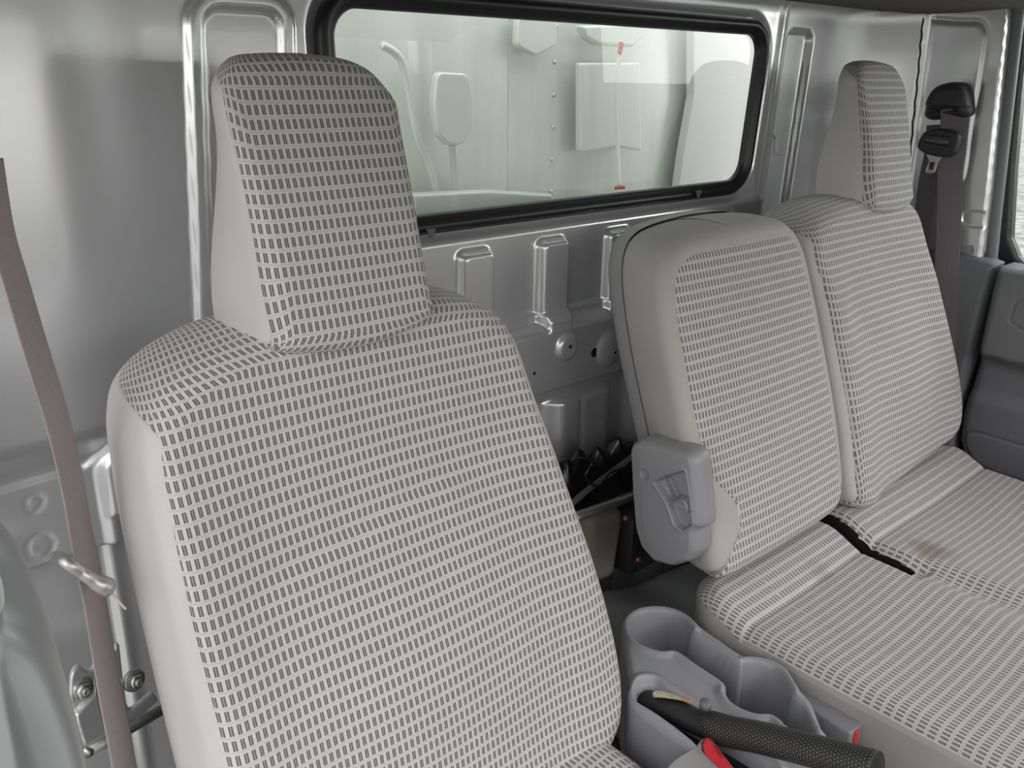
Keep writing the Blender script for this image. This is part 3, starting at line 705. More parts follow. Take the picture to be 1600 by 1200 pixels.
# ------------------------------------------------------------------ parking brake lever
XB = .803
hb = empty('parking_brake_lever', tuple(at(1030, 1090, 0, XB)), 'black parking brake lever with perforated grip rising from the console slot', 'hand brake')
def hb_pt(x, y): return at(x, y, 0, XB)
P = smooth_poly([hb_pt(*q) for q in ((1000, 1092), (1040, 1104), (1085, 1126), (1120, 1138))], 8, closed=False)
tube('lever_base', P, np.linspace(.0175, .019, len(P)), BLACKP, hb, n=24, ry=.8)
P = smooth_poly([hb_pt(*q) for q in ((1106, 1133), (1140, 1143), (1190, 1153), (1250, 1168), (1320, 1186), (1362, 1197), (1372, 1200))], 10, closed=False)
def grip_mat():
    m, t, b = newmat('perforated_black_grip')
    uv = t.nodes.new('ShaderNodeUVMap'); s = t.nodes.new('ShaderNodeSeparateXYZ'); t.links.new(uv.outputs[0], s.inputs[0])
    c = .0042
    v = mnode(t, 'DIVIDE', s.outputs['Y'], c); rowi = mnode(t, 'FLOOR', v); off = mnode(t, 'MULTIPLY', mnode(t, 'MODULO', rowi, 2.0), .5)
    a = mnode(t, 'SUBTRACT', mnode(t, 'FRACT', mnode(t, 'ADD', mnode(t, 'ADD', mnode(t, 'DIVIDE', s.outputs['X'], c), off), 50.0)), .5)
    r = mnode(t, 'SUBTRACT', mnode(t, 'FRACT', v), .5)
    d = mnode(t, 'SQRT', mnode(t, 'ADD', mnode(t, 'MULTIPLY', a, a), mnode(t, 'MULTIPLY', r, r)))
    n = t.nodes.new('ShaderNodeMapRange'); t.links.new(d, n.inputs[0]); n.inputs[1].default_value = .13; n.inputs[2].default_value = .2; n.inputs[3].default_value = 1; n.inputs[4].default_value = 0
    mx = t.nodes.new('ShaderNodeMix'); mx.data_type = 'RGBA'; t.links.new(n.outputs[0], mx.inputs[0]); mx.inputs[6].default_value = (.016, .016, .016, 1); mx.inputs[7].default_value = (.22, .21, .17, 1)
    t.links.new(mx.outputs[2], b.inputs['Base Color']); b.inputs['Roughness'].default_value = .5
    bp = t.nodes.new('ShaderNodeBump'); bp.inputs['Strength'].default_value = .5; bp.inputs['Distance'].default_value = .0006; bp.invert = True; t.links.new(n.outputs[0], bp.inputs['Height']); t.links.new(bp.outputs[0], b.inputs['Normal'])
    return m
rr = np.interp(np.linspace(0, 1, len(P)), [0, .06, .2, .6, .93, 1], [.017, .0195, .019, .0185, .018, .014])
tube('grip', P, rr, grip_mat(), hb, n=32, uv=True)
# boot around the lever inside the slot
Q = smooth_poly([hb_pt(*q) for q in ((1030, 1120), (1110, 1168), (1190, 1215))], 8, closed=False)
tube('boot', np.array(Q)+[0, 0, -.03], np.linspace(.022, .034, len(Q)), BLACKP, hb, n=24)
a_ = hb_pt(1035, 1102); b_2 = hb_pt(1090, 1128); sl_ = (b_2[2]-a_[2])/(b_2[1]-a_[1])
STK = [tuple(at(880+a/3.077, 900+b/3.077, 2, a_[2]+.020)[:2]) for a, b in ((430, 555), (440, 546), (480, 548), (560, 572), (636, 592), (632, 604), (612, 620), (560, 605), (432, 572))]
m, t, b = newmat('paper_sticker'); tcn = t.nodes.new('ShaderNodeTexCoord'); n = t.nodes.new('ShaderNodeTexNoise'); n.inputs['Scale'].default_value = 900; t.links.new(tcn.outputs['Object'], n.inputs[0])
r = t.nodes.new('ShaderNodeValToRGB'); r.color_ramp.elements[0].position = .42; r.color_ramp.elements[0].color = (.25, .22, .16, 1); r.color_ramp.elements[1].position = .52; r.color_ramp.elements[1].color = (.66, .60, .48, 1); t.links.new(n.outputs['Fac'], r.inputs[0]); t.links.new(r.outputs[0], b.inputs['Base Color'])
stk = relief('warning_sticker', round_poly(STK, .002), lambda u, v, s: 0*u, lambda u, v, h: (u, v, a_[2]+.020+(v-a_[1])*sl_+h-((u-XB+.004)/.02)**2*.006), .0009, m, hb, base=-.001); stk['label'] = 'cream paper warning sticker'
STO = np.array(STK)[[4, 5, 6, 7]]; STO = np.vstack([STO, (STO[0]+STO[3])/2+np.array([-.003, .004])])
relief('sticker_corner', STO, lambda u, v, s: 0*u, lambda u, v, h: (u, v, a_[2]+.0205+(v-a_[1])*sl_+h-((u-XB+.004)/.02)**2*.006), .0007, plain('orange_ink', (.72, .30, .03), .5), hb, base=-.001)
# release catch and the warning sticker on the lever
p = hb_pt(1098, 1109); lathe('release_catch', [(.0075, -.006), (.0078, .003), (.006, .0055), (.003, .0065)], p+np.array([-.004, -.006, .014]), (-.25, -.15, 1), GREYD, hb, n=24)

# ------------------------------------------------------------------ passenger side of the cab
def yz(pts, X): return [(at(a, b, 0, X)[1], at(a, b, 0, X)[2]) for a, b in pts]
XP = 2.022
pil = [(.955, Z0+.20), (.935, Z0+.0), (.925, Z0-.20), (.92, Z0-.45), (.74, Z0-.45)]+yz([(1534, 405), (1548, 290), (1560, 170), (1574, 37), (1577, -40)], XP)
gro = smooth_poly(yz([(1461, 30), (1500, 33), (1530, 34), (1541, 48), (1540, 75), (1532, 130), (1520, 200), (1512, 262), (1505, 285), (1488, 295)], XP), 6, closed=False)
slot1 = round_poly(yz([(1500, 332), (1515, 328), (1540, 330), (1540, 358), (1515, 357), (1500, 350)], XP), .008, 4)
slot2 = round_poly(yz([(1487, 384), (1520, 384), (1520, 397), (1487, 396)], XP), .004, 4)
def line_d(u, v, L):
    d2 = np.full(u.shape, 1e9)
    for i in range(len(L)-1):
        a = L[i]; b = L[i+1]; e_ = b-a; t = np.clip(((u-a[0])*e_[0]+(v-a[1])*e_[1])/(e_@e_), 0, 1); d2 = np.minimum(d2, (u-a[0]-e_[0]*t)**2+(v-a[1]-e_[1]*t)**2)
    return np.sqrt(d2)
crease = np.array(yz([(1459, 15), (1440, 160), (1420, 300)], XP))
def pil_h(u, v, s):
    d = line_d(u, v, np.array(gro)); h = -.004*np.exp(-(d/.0055)**2)
    h += .004*np.exp(-(line_d(u, v, crease)/.004)**2)
    h += -.006*ss(0, .004, sdf_poly(u, v, slot1))-.010*ss(0, .003, sdf_poly(u, v, slot2))
    front = crease[0][0]
    for k in range(6): h += -.0012*bump1(np.hypot(u-(crease[0][0]+.014-.006*k/6), v-(Z0+.08-.07*k)), 0, .006)
    h += -.05*ss(.007, 0, s)*(u < .80)
    return h
wr = relief('wall_right', pil, pil_h, lambda u, v, h: (XP-h+.10*np.clip(u-.90, 0, 1)*0, u, v), .0024, PAINT, base=-.03)
tag(wr, 'silver painted door pillar panel behind the passenger belt', kind='structure')
# sealing bead in the seam between rear wall and pillar
P = smooth_poly([at(1446, -20, 0, 2.006), at(1441, 40, 0, 2.006), at(1434, 120, 0, 2.006), at(1424, 220, 0, 2.006), at(1415, 320, 0, 2.006), at(1400, 450, 0, 2.006)], 10, closed=False)
P = np.array(P)+np.array([[0, .0012*math.sin(i*1.9), 0] for i in range(len(P))])
tube('sealant_bead', P, .0022, BLACKP, wr, n=8)
# lower pillar garnish
gar = yz([(1470, 392), (1500, 398), (1545, 409), (1556, 414), (1537, 474), (1519, 545), (1504, 597), (1490, 660), (1487, 700), (1475, 760), (1440, 760), (1440, 392)], 2.0)
gt = relief('trim_1', gar, lambda u, v, s: -.02*(1-np.sqrt(np.clip(1-(1-np.clip(s/.014, 0, 1))**2, 0, 1)))+.006*ss(.012, .02, s)*0, lambda u, v, h: (2.0-h, u, v), .003, DOORP, base=-.05)
tag(gt, 'grey plastic trim at the foot of the passenger door pillar', kind='structure')
# passenger door
door = empty('door_1', (2.10, .45, .1), 'closed passenger door with grey moulded trim', kind='structure')
XD = 2.0
dp = yz([(1562, 417), (1552, 450), (1540, 500), (1528, 550), (1512, 600), (1498, 650), (1494, 690), (1500, 715), (1520, 745), (1600, 790), (1900, 860), (1900, 520), (1700, 440), (1640, 430), (1600, 424)], XD)
arm = np.array(smooth_poly(yz([(1543, 470), (1534, 510), (1530, 545), (1534, 556), (1550, 560), (1575, 568), (1620, 575), (1760, 600), (1800, 400), (1650, 380), (1560, 395)], XD), 6))
pocket = np.array(smooth_poly(yz([(1504, 684), (1512, 677), (1540, 682), (1600, 700), (1750, 740), (1800, 800), (1600, 755), (1530, 730), (1508, 705)], XD), 5))
switch = round_poly(yz([(1592, 470), (1640, 440), (1700, 460), (1680, 540), (1630, 530), (1582, 500)], XD), .008)
def door_h(u, v, s):
    a = sdf_poly(u, v, arm); h = .0*u
    h += .020*ss(-.012, .016, a)
    h += -.018*ss(Z0-.555, Z0-.60, v)+.010*ss(Z0-.64, Z0-.68, v)
    p = sdf_poly(u, v, pocket); h += -.004*np.exp(-(p/.0022)**2)
    h += -.0025*np.exp(-(sdf_poly(u, v, switch)/.0018)**2)
    h += -.025*(1-np.sqrt(np.clip(1-(1-np.clip(s/.022, 0, 1))**2, 0, 1)))
    return h
relief('door_trim', dp, door_h, lambda u, v, h: (XD-h, u, v), .0032, DOORP, door, base=-.08)
# dark gap behind the trims
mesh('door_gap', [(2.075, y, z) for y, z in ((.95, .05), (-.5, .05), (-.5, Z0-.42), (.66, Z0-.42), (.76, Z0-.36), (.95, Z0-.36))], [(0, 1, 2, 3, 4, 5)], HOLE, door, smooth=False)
# door frame seal, black window frame, pane
P = smooth_poly([at(a, b, 0, 2.06) for a, b in ((1601, -60), (1590, 30), (1578, 130), (1566, 240), (1556, 330), (1548, 412))], 8, closed=False)
tube('door_seal', P, .0125, DOORP, door, n=20)
P = smooth_poly([at(a, b, 0, 2.045) for a, b in ((1583, -60), (1573, 40), (1561, 150), (1549, 270), (1536, 400))], 8, closed=False)
tube('pinch_trim', P, .0045, STEELD, door, n=12)
def yzp(pts, X): return np.array(yz(pts, X))
XW = 2.115
fo = yz([(1612, -80), (1592, 60), (1572, 240), (1553, 405), (1560, 425), (1620, 470), (1900, 560)], XW)
fi = yz([(1900, 500), (1660, 440), (1612, 423), (1592, 402), (1580, 372), (1586, 262), (1596, 150), (1606, 49), (1618, -80)], XW)
relief('window_frame', fo+fi, lambda u, v, s: .010*ss(0, .006, s), lambda u, v, h: (XW-h, u, v), .003, BLACKP, door, base=-.02)
w2 = empty('window_2', (2.14, .3, Z0-.4), 'passenger door window with a gravel yard outside', kind='structure')
mesh('glass_pane', [(2.135, .80, Z0-.45), (2.135, -.55, Z0-.45), (2.135, -.35, Z0+.15), (2.135, .80, Z0+.15)], [(0, 1, 2, 3)], thin_glass('door_glass', (.88, .93, .90)), w2, smooth=False)
tube('sill_catch', [at(1606, 470, 0, 2.0), at(1603, 448, 0, 2.0), at(1600, 432, 0, 2.0), at(1610, 405, 0, 2.03)], [.006, .006, .005, .004], BLACKP, door, n=12)

# ------------------------------------------------------------------ passenger seat belt
XB2 = 1.985
pb = empty('passenger_seat_belt', tuple(at(1480, 230, 0, XB2)), 'dark belt hanging by the far door pillar with charcoal anchor cover and steel tongue', 'seat belt')
ctr = [(1490, 168), (1490, 200), (1489, 235), (1484, 262), (1484, 300), (1480, 400), (1477, 500), (1470, 640), (1465, 720)]
P = [at(a, b, 0, XB2+(.004 if i != 2 else -.002)) for i, (a, b) in enumerate(ctr)]
PS = smooth_poly(P, 6, closed=False)
sweep('webbing', PS, [(-.9, -.45, 0)]*len(PS), .050, .0014, WEB2, pb)
P = [at(a, b, 0, XB2+.014) for a, b in ((1462, 195), (1458, 240), (1448, 290), (1440, 360), (1432, 460))]
PS = smooth_poly(P, 6, closed=False); sweep('webbing_return', PS, [(-1.0, .3, 0)]*len(PS), .046, .0014, WEB2, pb)
cov = yz([(1440, 172), (1446, 152), (1458, 136), (1478, 129), (1498, 130), (1508, 145), (1512, 165), (1511, 178), (1500, 184), (1480, 182), (1452, 188), (1440, 183)], XB2-.01)
slit = np.array(yz([(1452, 169), (1496, 167), (1496, 174), (1452, 176)], XB2-.01))
def cov_h(u, v, s):
    h = .022*np.sqrt(np.clip(1-(1-np.clip(s/.020, 0, 1))**2, 0, 1)); q = sdf_poly(u, v, slit)
    zz = at(1475, 165, 0, XB2)[2]; h += -.007*ss(zz+.002, zz-.003, v)
    return h-.010*ss(0, .002, q)
relief('anchor_cover', smooth_poly(cov, 3), cov_h, lambda u, v, h: (XB2+.006-h, u, v), .0012, BELTDK, pb, base=-.022)
st = yz([(1441, 212), (1450, 204), (1470, 201), (1490, 204), (1500, 209), (1501, 218), (1497, 235), (1490, 243), (1478, 246), (1450, 241), (1436, 232), (1436, 224)], XB2-.008)
sl = np.array(yz([(1447, 210), (1488, 212), (1485, 229), (1448, 223)], XB2-.008)); rl = yz([(1448, 213), (1486, 216), (1485, 228), (1448, 223)], XB2-.008)
tng = relief('tongue_housing', smooth_poly(st, 3), lambda u, v, s: .008*np.sqrt(np.clip(1-(1-np.clip(s/.006, 0, 1))**2, 0, 1))-.007*ss(0, .002, sdf_poly(u, v, sl)), lambda u, v, h: (XB2-.010-h, u, v), .0010, BELTDK, pb, base=-.008)
relief('webbing_roll', smooth_poly(rl, 2), lambda u, v, s: .006*ss(0, .006, s), lambda u, v, h: (XB2-.012-h, u, v), .0010, WEB2, tng, base=-.002)
tp = yz([(1447, 240), (1472, 245), (1466, 255), (1461, 270), (1456, 272), (1446, 271), (1446, 266), (1452, 252)], XB2-.014)
hol = np.array(yz([(1453, 252), (1462, 253), (1459, 266), (1451, 265)], XB2-.014))
relief('latch_plate', round_poly(tp, .002), lambda u, v, s: .0025*ss(0, .0015, s), lambda u, v, h: (XB2-.014-h, u, v), .0008, STEEL, pb, base=-.001, holes=lambda u, v: sdf_poly(u, v, hol) > 0)

# ------------------------------------------------------------------ driver's side: belt, hook, bracket, pillar edge
db = empty('driver_seat_belt', (.20, .80, Z0-.70), 'mauve-grey belt webbing running down the left corner beside the nearest seat', 'seat belt')
cl = [(-14, 250, .80), (4, 365, .80), (28, 450, .80), (62, 565, .80), (88, 650, .80), (112, 750, .80), (128, 840, .80), (146, 925, .795), (160, 1010, .79), (172, 1080, .78), (186, 1150, .77), (200, 1230, .76)]
P = smooth_poly([at(a, b, 1, y) for a, b, y in cl], 5, closed=False)
nn = [(1, .52+.10*math.sin(i*.22), 0) for i in range(len(P))]
sweep('webbing', P, [(.80, -.54-.12*i/len(P), 0) for i in range(len(P))], np.interp(np.arange(len(P)), [0, len(P)*.5, len(P)-1], [.046, .047, .050]), .0014, WEB, db)
hk = empty('belt_guide_hook', tuple(at(85, 868, 1, .765)), 'grey bent rod hook reaching across the left belt webbing', 'hook')
P = smooth_poly([at(a, b, 1, y) for a, b, y in ((86, 868, .985), (90, 870, .86), (97, 874, .765), (130, 896, .752), (150, 910, .75), (165, 916, .75), (176, 922, .75))], 8, closed=False)
r_ = np.interp(np.linspace(0, 1, len(P)), [0, .08, .6, .75, .88, .96, 1], [.0060, .0062, .0062, .0085, .0090, .0066, .002])
tube('rod', P, r_, STEELD, hk, n=20, ry=.85)
P = smooth_poly([at(a, b, 1, .75) for a, b in ((174, 925), (184, 938), (196, 951))], 5, closed=False)
tube('rod_tip', P, .0024, plain('pale_plastic', (.50, .47, .44), .5), hk, n=8, ry=.5)
br = empty('retractor_bracket', tuple(at(130, 1120, 1, .90)), 'pressed silver bracket bolted low in the left corner behind the belt', 'bracket')
YB = .895
bp_ = [tuple(at(a/4, 900+b/4, 1, YB)[[0, 2]]) for a, b in ((425, 800), (408, 720), (420, 600), (440, 560), (475, 543), (510, 560), (540, 592), (585, 592), (600, 560), (720, 505), (745, 520), (760, 480), (790, 480), (810, 700), (830, 860), (860, 900), (1040, 830), (1080, 900), (640, 1060), (500, 1030), (440, 850))]
step = np.array([tuple(at(a/4, 900+b/4, 1, YB)[[0, 2]]) for a, b in ((420, 800), (570, 700), (590, 640), (620, 760), (650, 890), (700, 930), (700, 1100), (430, 1100))])
def br_h(u, v, s): return .002*ss(0, .002, s)+.009*ss(-.001, .004, sdf_poly(u, v, step))
relief('plate', round_poly(bp_, .004, 4), br_h, lambda u, v, h: (u, YB+.55*(u-.20)-h, v), .0012, PAINT, br, base=-.004)
for (a, b) in ((494, 688), (893, 728)):
    p = at(a/4, 900+b/4, 1, YB); p[1] = YB+.55*(p[0]-.20)
    n = (.2, -1, .15); nt_ = lathe('nut', [(.0135, -.001), (.0135, .0015), (.0120, .003), (.0085, .0035)], p, n, STEELD, br, n=28)
    lathe('nut_head', [(.0088, .003), (.0088, .0085), (.0078, .0098), (.005, .0099)], p, n, STEEL, nt_, n=6)
    lathe('bolt_end', [(.0045, .0095), (.0045, .0135), (.0032, .0142), (.0008, .0128)], p, n, STEELD, nt_, n=16)
tube('rail', [at(137, 1174, 1, .872), at(200, 1140, 1, .90), at(264, 1103, 1, .93)], [.0062]*3, STEELD, br, n=16)
lathe('rail_end', [(.0075, -.003), (.0078, .001), (.006, .004), (.003, .002)], at(135, 1175, 1, .872), (-.7, -.6, -.4), STEEL, br, n=16)
# painted edge of the driver's door opening, close to the lens
YE = .47
ed = [tuple(at(a, b, 1, YE)[[0, 2]]) for a, b in ((-150, 740), (-40, 780), (0, 815), (25, 850), (48, 905), (68, 960), (86, 1020), (102, 1080), (116, 1140), (128, 1200), (140, 1280), (-150, 1300))]
rid = np.array(smooth_poly([tuple(at(a, b, 1, YE)[[0, 2]]) for a, b in ((-60, 950), (0, 985), (40, 1060), (72, 1150), (85, 1230), (90, 1300))], 6, closed=False))
def ed_h(u, v, s):
    h = .030*np.sqrt(np.clip(1-(1-np.clip(s/.030, 0, 1))**2, 0, 1)); d = line_d(u, v, rid)
    return h+.012*np.exp(-(d/.010)**2)+.012*ss(.030, .045, s)
t2 = relief('wall_left', smooth_poly(ed, 4), ed_h, lambda u, v, h: (u+.15*h, YE-h, v), .0016, PAINT, base=-.05)
t2.data.materials[0] = plain('satin_grey_pillar_paint', (.20, .21, .21), .4, coat=.4, coatr=.2)
tag(t2, "silver painted rear edge of the driver's door opening", kind='structure')
lk = [tuple(at(a, b, 1, YE-.05)[[0, 2]]) for a, b in ((-60, 880), (-10, 885), (4, 905), (10, 935), (8, 955), (-8, 970), (-60, 960))]
relief('door_check_pad', smooth_poly(lk, 4), lambda u, v, s: .006*ss(0, .006, s), lambda u, v, h: (u, YE-.046-h, v), .001, plain('pale_green_grey_plastic', (.42, .45, .42), .5), t2, base=-.006)

# ------------------------------------------------------------------ roof, floor, shell of the cab
def slab(name, pts, mat, kind='structure', label=None, parent=None):
    o = mesh(name, pts, [tuple(range(len(pts)))], mat, parent, smooth=False)
    return tag(o, label, kind=kind)
# headliner: a shallow tray with a rolled rear lip
def headliner():
    xs = np.linspace(.16, 2.09, 40); prof = [(1.00, .150), (.985, .134), (.965, .134), (.94, .130), (.85, .131), (.5, .150), (.1, .165), (-.45, .150), (-.58, .10)]
    V = []
    for y, z in prof:
        for x in xs:
            e_ = min(x-.16, 2.09-x); V.append((x, y, Z0+z-.06*(1-ss(0, .12, e_))*0+.0))
    F = grid_faces(len(xs), len(prof)); top = len(V); V += [(.16, 1.03, Z0+.22), (2.09, 1.03, Z0+.22), (2.09, -.60, Z0+.22), (.16, -.60, Z0+.22)]
    F.append((top, top+1, top+2, top+3))
    return mesh('ceiling', V, F, HEADL)
tag(headliner(), 'dark grey-brown cab headliner', kind='structure')
box('trim_2', (.15, .2, Z0+.17), (.06, 1.7, .09), PAINT, bev=.02); tag(bpy.data.objects['trim_2'], "painted roof rail over the driver's door", kind='structure')
slab('floor', [(.0, -.75, .05), (2.1, -.75, .05), (2.1, 1.1, .05), (.0, 1.1, .05)], FLOORM, label='dark rubber cab floor')
# dashboard and front pillars (out of the frame, but mirrored in the paint)
dash = empty('dashboard', (1.12, -.62, .05), 'grey dashboard under the windscreen', 'dashboard', kind='structure')
box('dash_top', (1.12, -.72, Z0-.42), (1.90, .40, .16), GREYD, dash, .04)
box('dash_front', (1.12, -.70, Z0-.80), (1.90, .26, .70), GREYD, dash, .03)
box('trim_3', (2.07, -.72, Z0-.10), (.07, .09, .60), PAINT, bev=.02); tag(bpy.data.objects['trim_3'], 'front pillar on the passenger side', kind='structure')
box('trim_4', (.12, -.72, Z0-.10), (.07, .09, .60), PAINT, bev=.02); tag(bpy.data.objects['trim_4'], "front pillar on the driver's side", kind='structure')

# ------------------------------------------------------------------ under and behind the middle seat
ec = round_poly([(.835, .725), (.835, .955), (.98, .93), (1.10, .90), (1.36, .88), (1.36, .725)], .03)
def vnoise(u, v, sc, seed=0):
    rs = np.random.RandomState(seed); g = rs.rand(64, 64); x = u/sc+7.3; y = v/sc+3.1; xi = np.floor(x).astype(int); yi = np.floor(y).astype(int); fx = x-xi; fy = y-yi; fx = fx*fx*(3-2*fx); fy = fy*fy*(3-2*fy)
    G = lambda a, b: g[a % 64, b % 64]
    return (G(xi, yi)*(1-fx)+G(xi+1, yi)*fx)*(1-fy)+(G(xi, yi+1)*(1-fx)+G(xi+1, yi+1)*fx)*fy
cvr = relief('engine_cover', ec, lambda u, v, s: -.885+.03*ss(.72, .86, v)*ss(1.15, .95, u)-.03*(1-np.sqrt(np.clip(1-(1-np.clip(s/.03, 0, 1))**2, 0, 1)))+.006*vnoise(u, v, .05, 2), lambda u, v, h: (u, v, h+Z0), .006, ENGC, base=-1.14)
tag(cvr, 'scuffed dark green-grey engine cover hump between the seats', 'engine cover')
# crumpled black sheet with straps behind the middle backrest
bg_ = round_poly([(.93, .90), (.91, .99), (1.36, .99), (1.36, .90)], .03)
def bag_h(u, v, s):
    n = np.abs(vnoise(u+v*.4, v, .045, 5)-.5)*2; n2 = np.abs(vnoise(u-v*.6, v, .022, 8)-.5)*2
    return -.715+.075*ss(.0, .05, s)+.035*(1-n)*ss(0, .03, s)+.016*(1-n2)-.03*ss(.97, .90, v)
bag = relief('plastic_sheet', bg_, bag_h, lambda u, v, h: (u, v, h+Z0), .003, BAG, base=-.73)
tag(bag, 'crumpled black sheet stuffed against the rear wall behind the middle backrest', 'sheet')
sp = smooth_poly([at(885, 795, 1, .90), at(915, 768, 1, .90), at(950, 742, 1, .90), at(990, 712, 1, .90)], 6, closed=False)
tag(sweep('strap', sp, [(0, -.7, .7)]*len(sp), .010, .002, plain('grey_strap', (.10, .10, .095), .6)), 'thin grey strap lying across the crumpled black sheet', 'strap')
cb = smooth_poly([at(905, 715, 1, .89), at(925, 722, 1, .885), at(915, 745, 1, .885), at(935, 760, 1, .885), at(955, 738, 1, .885), at(990, 728, 1, .885)], 8, closed=False)
tag(tube('cable', cb, .0022, BAG, n=8), 'thin black cable looping over the crumpled black sheet', 'cable')
bar = [at(880, 818, 1, .86), at(905, 806, 1, .86), at(950, 790, 1, .86), at(1000, 770, 1, .86)]
tag(tube('support_bar', bar, .0085, STEELD, n=20), 'round zinc-plated bar behind the middle backrest', 'bar')
def blob(name, c, r, mat, amp=.2, seed=1, n=40):
    V = []; rs = np.random.RandomState(seed); ph = rs.rand(6)*6
    for j in range(n):
        for i in range(n*2):
            th = PI*(j+.5)/n; f_ = PI*i/n
            d = np.array([math.sin(th)*math.cos(f_), math.sin(th)*math.sin(f_), math.cos(th)]); k = 1+amp*(math.sin(3*d[0]+ph[0])*math.sin(4*d[1]+ph[1])+.5*math.sin(7*d[2]+5*d[0]+ph[2]))
            q = np.sign(d)*np.abs(d)**.7
            V.append(np.array(c)+q*np.array(r)*k)
    return mesh(name, V, grid_faces(n*2, n, True)+[tuple(range(n*2-1, -1, -1)), tuple(range((n-1)*n*2, n*n*2))][:2], mat)
pad = box('foam_pad', tuple(at(928, 850, 1, .90)), (.095, .05, .135), BEIGE, None, .022, Matrix.Rotation(math.radians(8), 3, 'Y'), 6)
tag(pad, 'stained beige pad tucked under the zinc bar behind the nearest seat', 'pad')
jb = empty('latch_box', tuple(at(985, 845, 1, .86)), 'black steel latch box with copper rivets behind the recliner cover', 'box')
box('casing', tuple(at(992, 838, 1, .875)), (.075, .05, .11), BLACKP, jb, .004)
for (a, b) in ((980, 810), (998, 875)): lathe('rivet', [(.0055, -.006), (.0055, 0), (.004, .0018), (.001, .002)], at(a, b, 1, .848), (0, -1, .15), plain('copper', (.35, .17, .12), .45, metal=.7), jb, n=16)

# ------------------------------------------------------------------ buckles
def xy_at(pts, z, ox=880, oy=900, k=3.077): return [tuple(at(ox+a/k, oy+b/k, 2, Z0+z)[:2]) for a, b in pts]
BZ = -.770
b1 = empty('buckle', tuple(at(1100, 1180, 2, Z0+BZ)), 'grey belt buckle with red button at the bottom edge beside the nearest seat', 'seat belt buckle')
face = xy_at([(636, 806), (664, 768), (704, 756), (728, 782), (850, 940), (900, 1010), (640, 1080), (480, 930), (520, 880)], BZ)
btn = xy_at([(664, 800), (676, 770), (703, 765), (722, 788), (822, 915), (850, 960), (760, 990), (672, 852)], BZ)
bd = relief('housing', round_poly(face, .005), lambda u, v, s: BZ-.006+.006*ss(0, .004, s)-.006*ss(-.001, .001, sdf_poly(u, v, np.array(btn))), lambda u, v, h: (u, v, h+Z0), .0009, plain('buckle_grey', (.30, .30, .29), .5), b1, base=-.90)
rb_ = relief('release_button', round_poly(inset(round_poly(btn, .002), lambda *a: .0012), .002), lambda u, v, s: BZ-.004+.0045*np.sqrt(np.clip(1-(1-np.clip(s/.004, 0, 1))**2, 0, 1)), lambda u, v, h: (u, v, h+Z0), .0007, RED, b1, base=BZ-.010)
# embossed word on the button
def text(name, s, loc, size, M, mat, parent, ext=.0002):
    cu = bpy.data.curves.new(name, 'FONT'); cu.body = s; cu.size = size; cu.extrude = ext; cu.align_x = 'CENTER'; cu.align_y = 'CENTER'
    o = bpy.data.objects.new(name, cu); COL.objects.link(o); dg = bpy.context.evaluated_depsgraph_get(); me = bpy.data.meshes.new_from_object(o.evaluated_get(dg)); bpy.data.objects.remove(o)
    me.materials.clear(); me.materials.append(mat)
    for v in me.vertices: v.co = Vector(loc)+M @ v.co
    o = bpy.data.objects.new(name, me); COL.objects.link(o); o.parent = parent; return o
pc = at(880+745/3.077, 900+845/3.077, 2, Z0+BZ+.0010); q1 = at(880+720/3.077, 900+800/3.077, 2, Z0+BZ); q2 = at(880+785/3.077, 900+890/3.077, 2, Z0+BZ)
dx = Vector(q2-q1).normalized(); dz = Vector((0, 0, 1)); dy = dz.cross(dx); Mx = Matrix((dx, dy, dz)).transposed()
text('press_lettering', 'PRESS', pc, .0085, Mx, plain('deep_red', (.42, .02, .03), .4), rb_)
b2 = empty('buckle', (.99, .44, Z0-.83), 'grey boxed belt buckle with red end lying along the bench edge', 'seat belt buckle')
rotz = Matrix.Rotation(math.radians(-4), 3, 'Z')
box('housing', (.982, .452, Z0-.822), (.034, .125, .034), GREYP, b2, .004, rotz)
box('release_button', (.974, .3905, Z0-.8205), (.009, .006, .027), RED, b2, .001, rotz)
# stained webbing tab and black knob beside the driver's cushion
P = smooth_poly([at(a, b, 2, Z0+z) for a, b, z in ((930, 1130, -.93), (952, 1148, -.93), (968, 1170, -.93), (985, 1195, -.93), (1010, 1225, -.93))], 5, closed=False)
ob_ = sweep('stained_strap', P, [(.5, -.3, .9)]*len(P), .026, .003, plain('stained_webbing', (.075, .055, .045), .55, noise=.6)); tag(ob_, 'dirty brown strap between the nearest seat and the console', 'strap')
kn = lathe('adjuster_knob', [(.016, -.01), (.020, .0), (.020, .012), (.016, .018), (.006, .020)], at(935, 1165, 2, Z0-.93), (.3, -.6, .5), BLACKP); tag(kn, "black round knob under the nearest seat's backrest", 'knob')

# ------------------------------------------------------------------ outside, behind the rear window
cargo = empty('cargo_box', (1.2, 1.33, -.2), 'pale metal front of the cargo box seen through the rear window', 'truck body')
m, t, b = newmat('banded_pale_metal')
tcn = t.nodes.new('ShaderNodeTexCoord'); mp_ = t.nodes.new('ShaderNodeMapping'); mp_.inputs['Scale'].default_value = (9, 1, .7); n_ = t.nodes.new('ShaderNodeTexNoise'); n_.inputs['Scale'].default_value = 1.4; n_.inputs['Detail'].default_value = 4
t.links.new(tcn.outputs['Object'], mp_.inputs[0]); t.links.new(mp_.outputs[0], n_.inputs[0]); mx = t.nodes.new('ShaderNodeMix'); mx.data_type = 'RGBA'; mx.inputs[6].default_value = (.56, .63, .56, 1); mx.inputs[7].default_value = (.92, .94, .88, 1)  # random upright tone bands imitate blurred reflections in the metal
t.links.new(n_.outputs['Fac'], mx.inputs[0]); t.links.new(mx.outputs[2], b.inputs['Base Color']); b.inputs['Metallic'].default_value = .3; b.inputs['Roughness'].default_value = .36
PALE = m
YC = 1.33
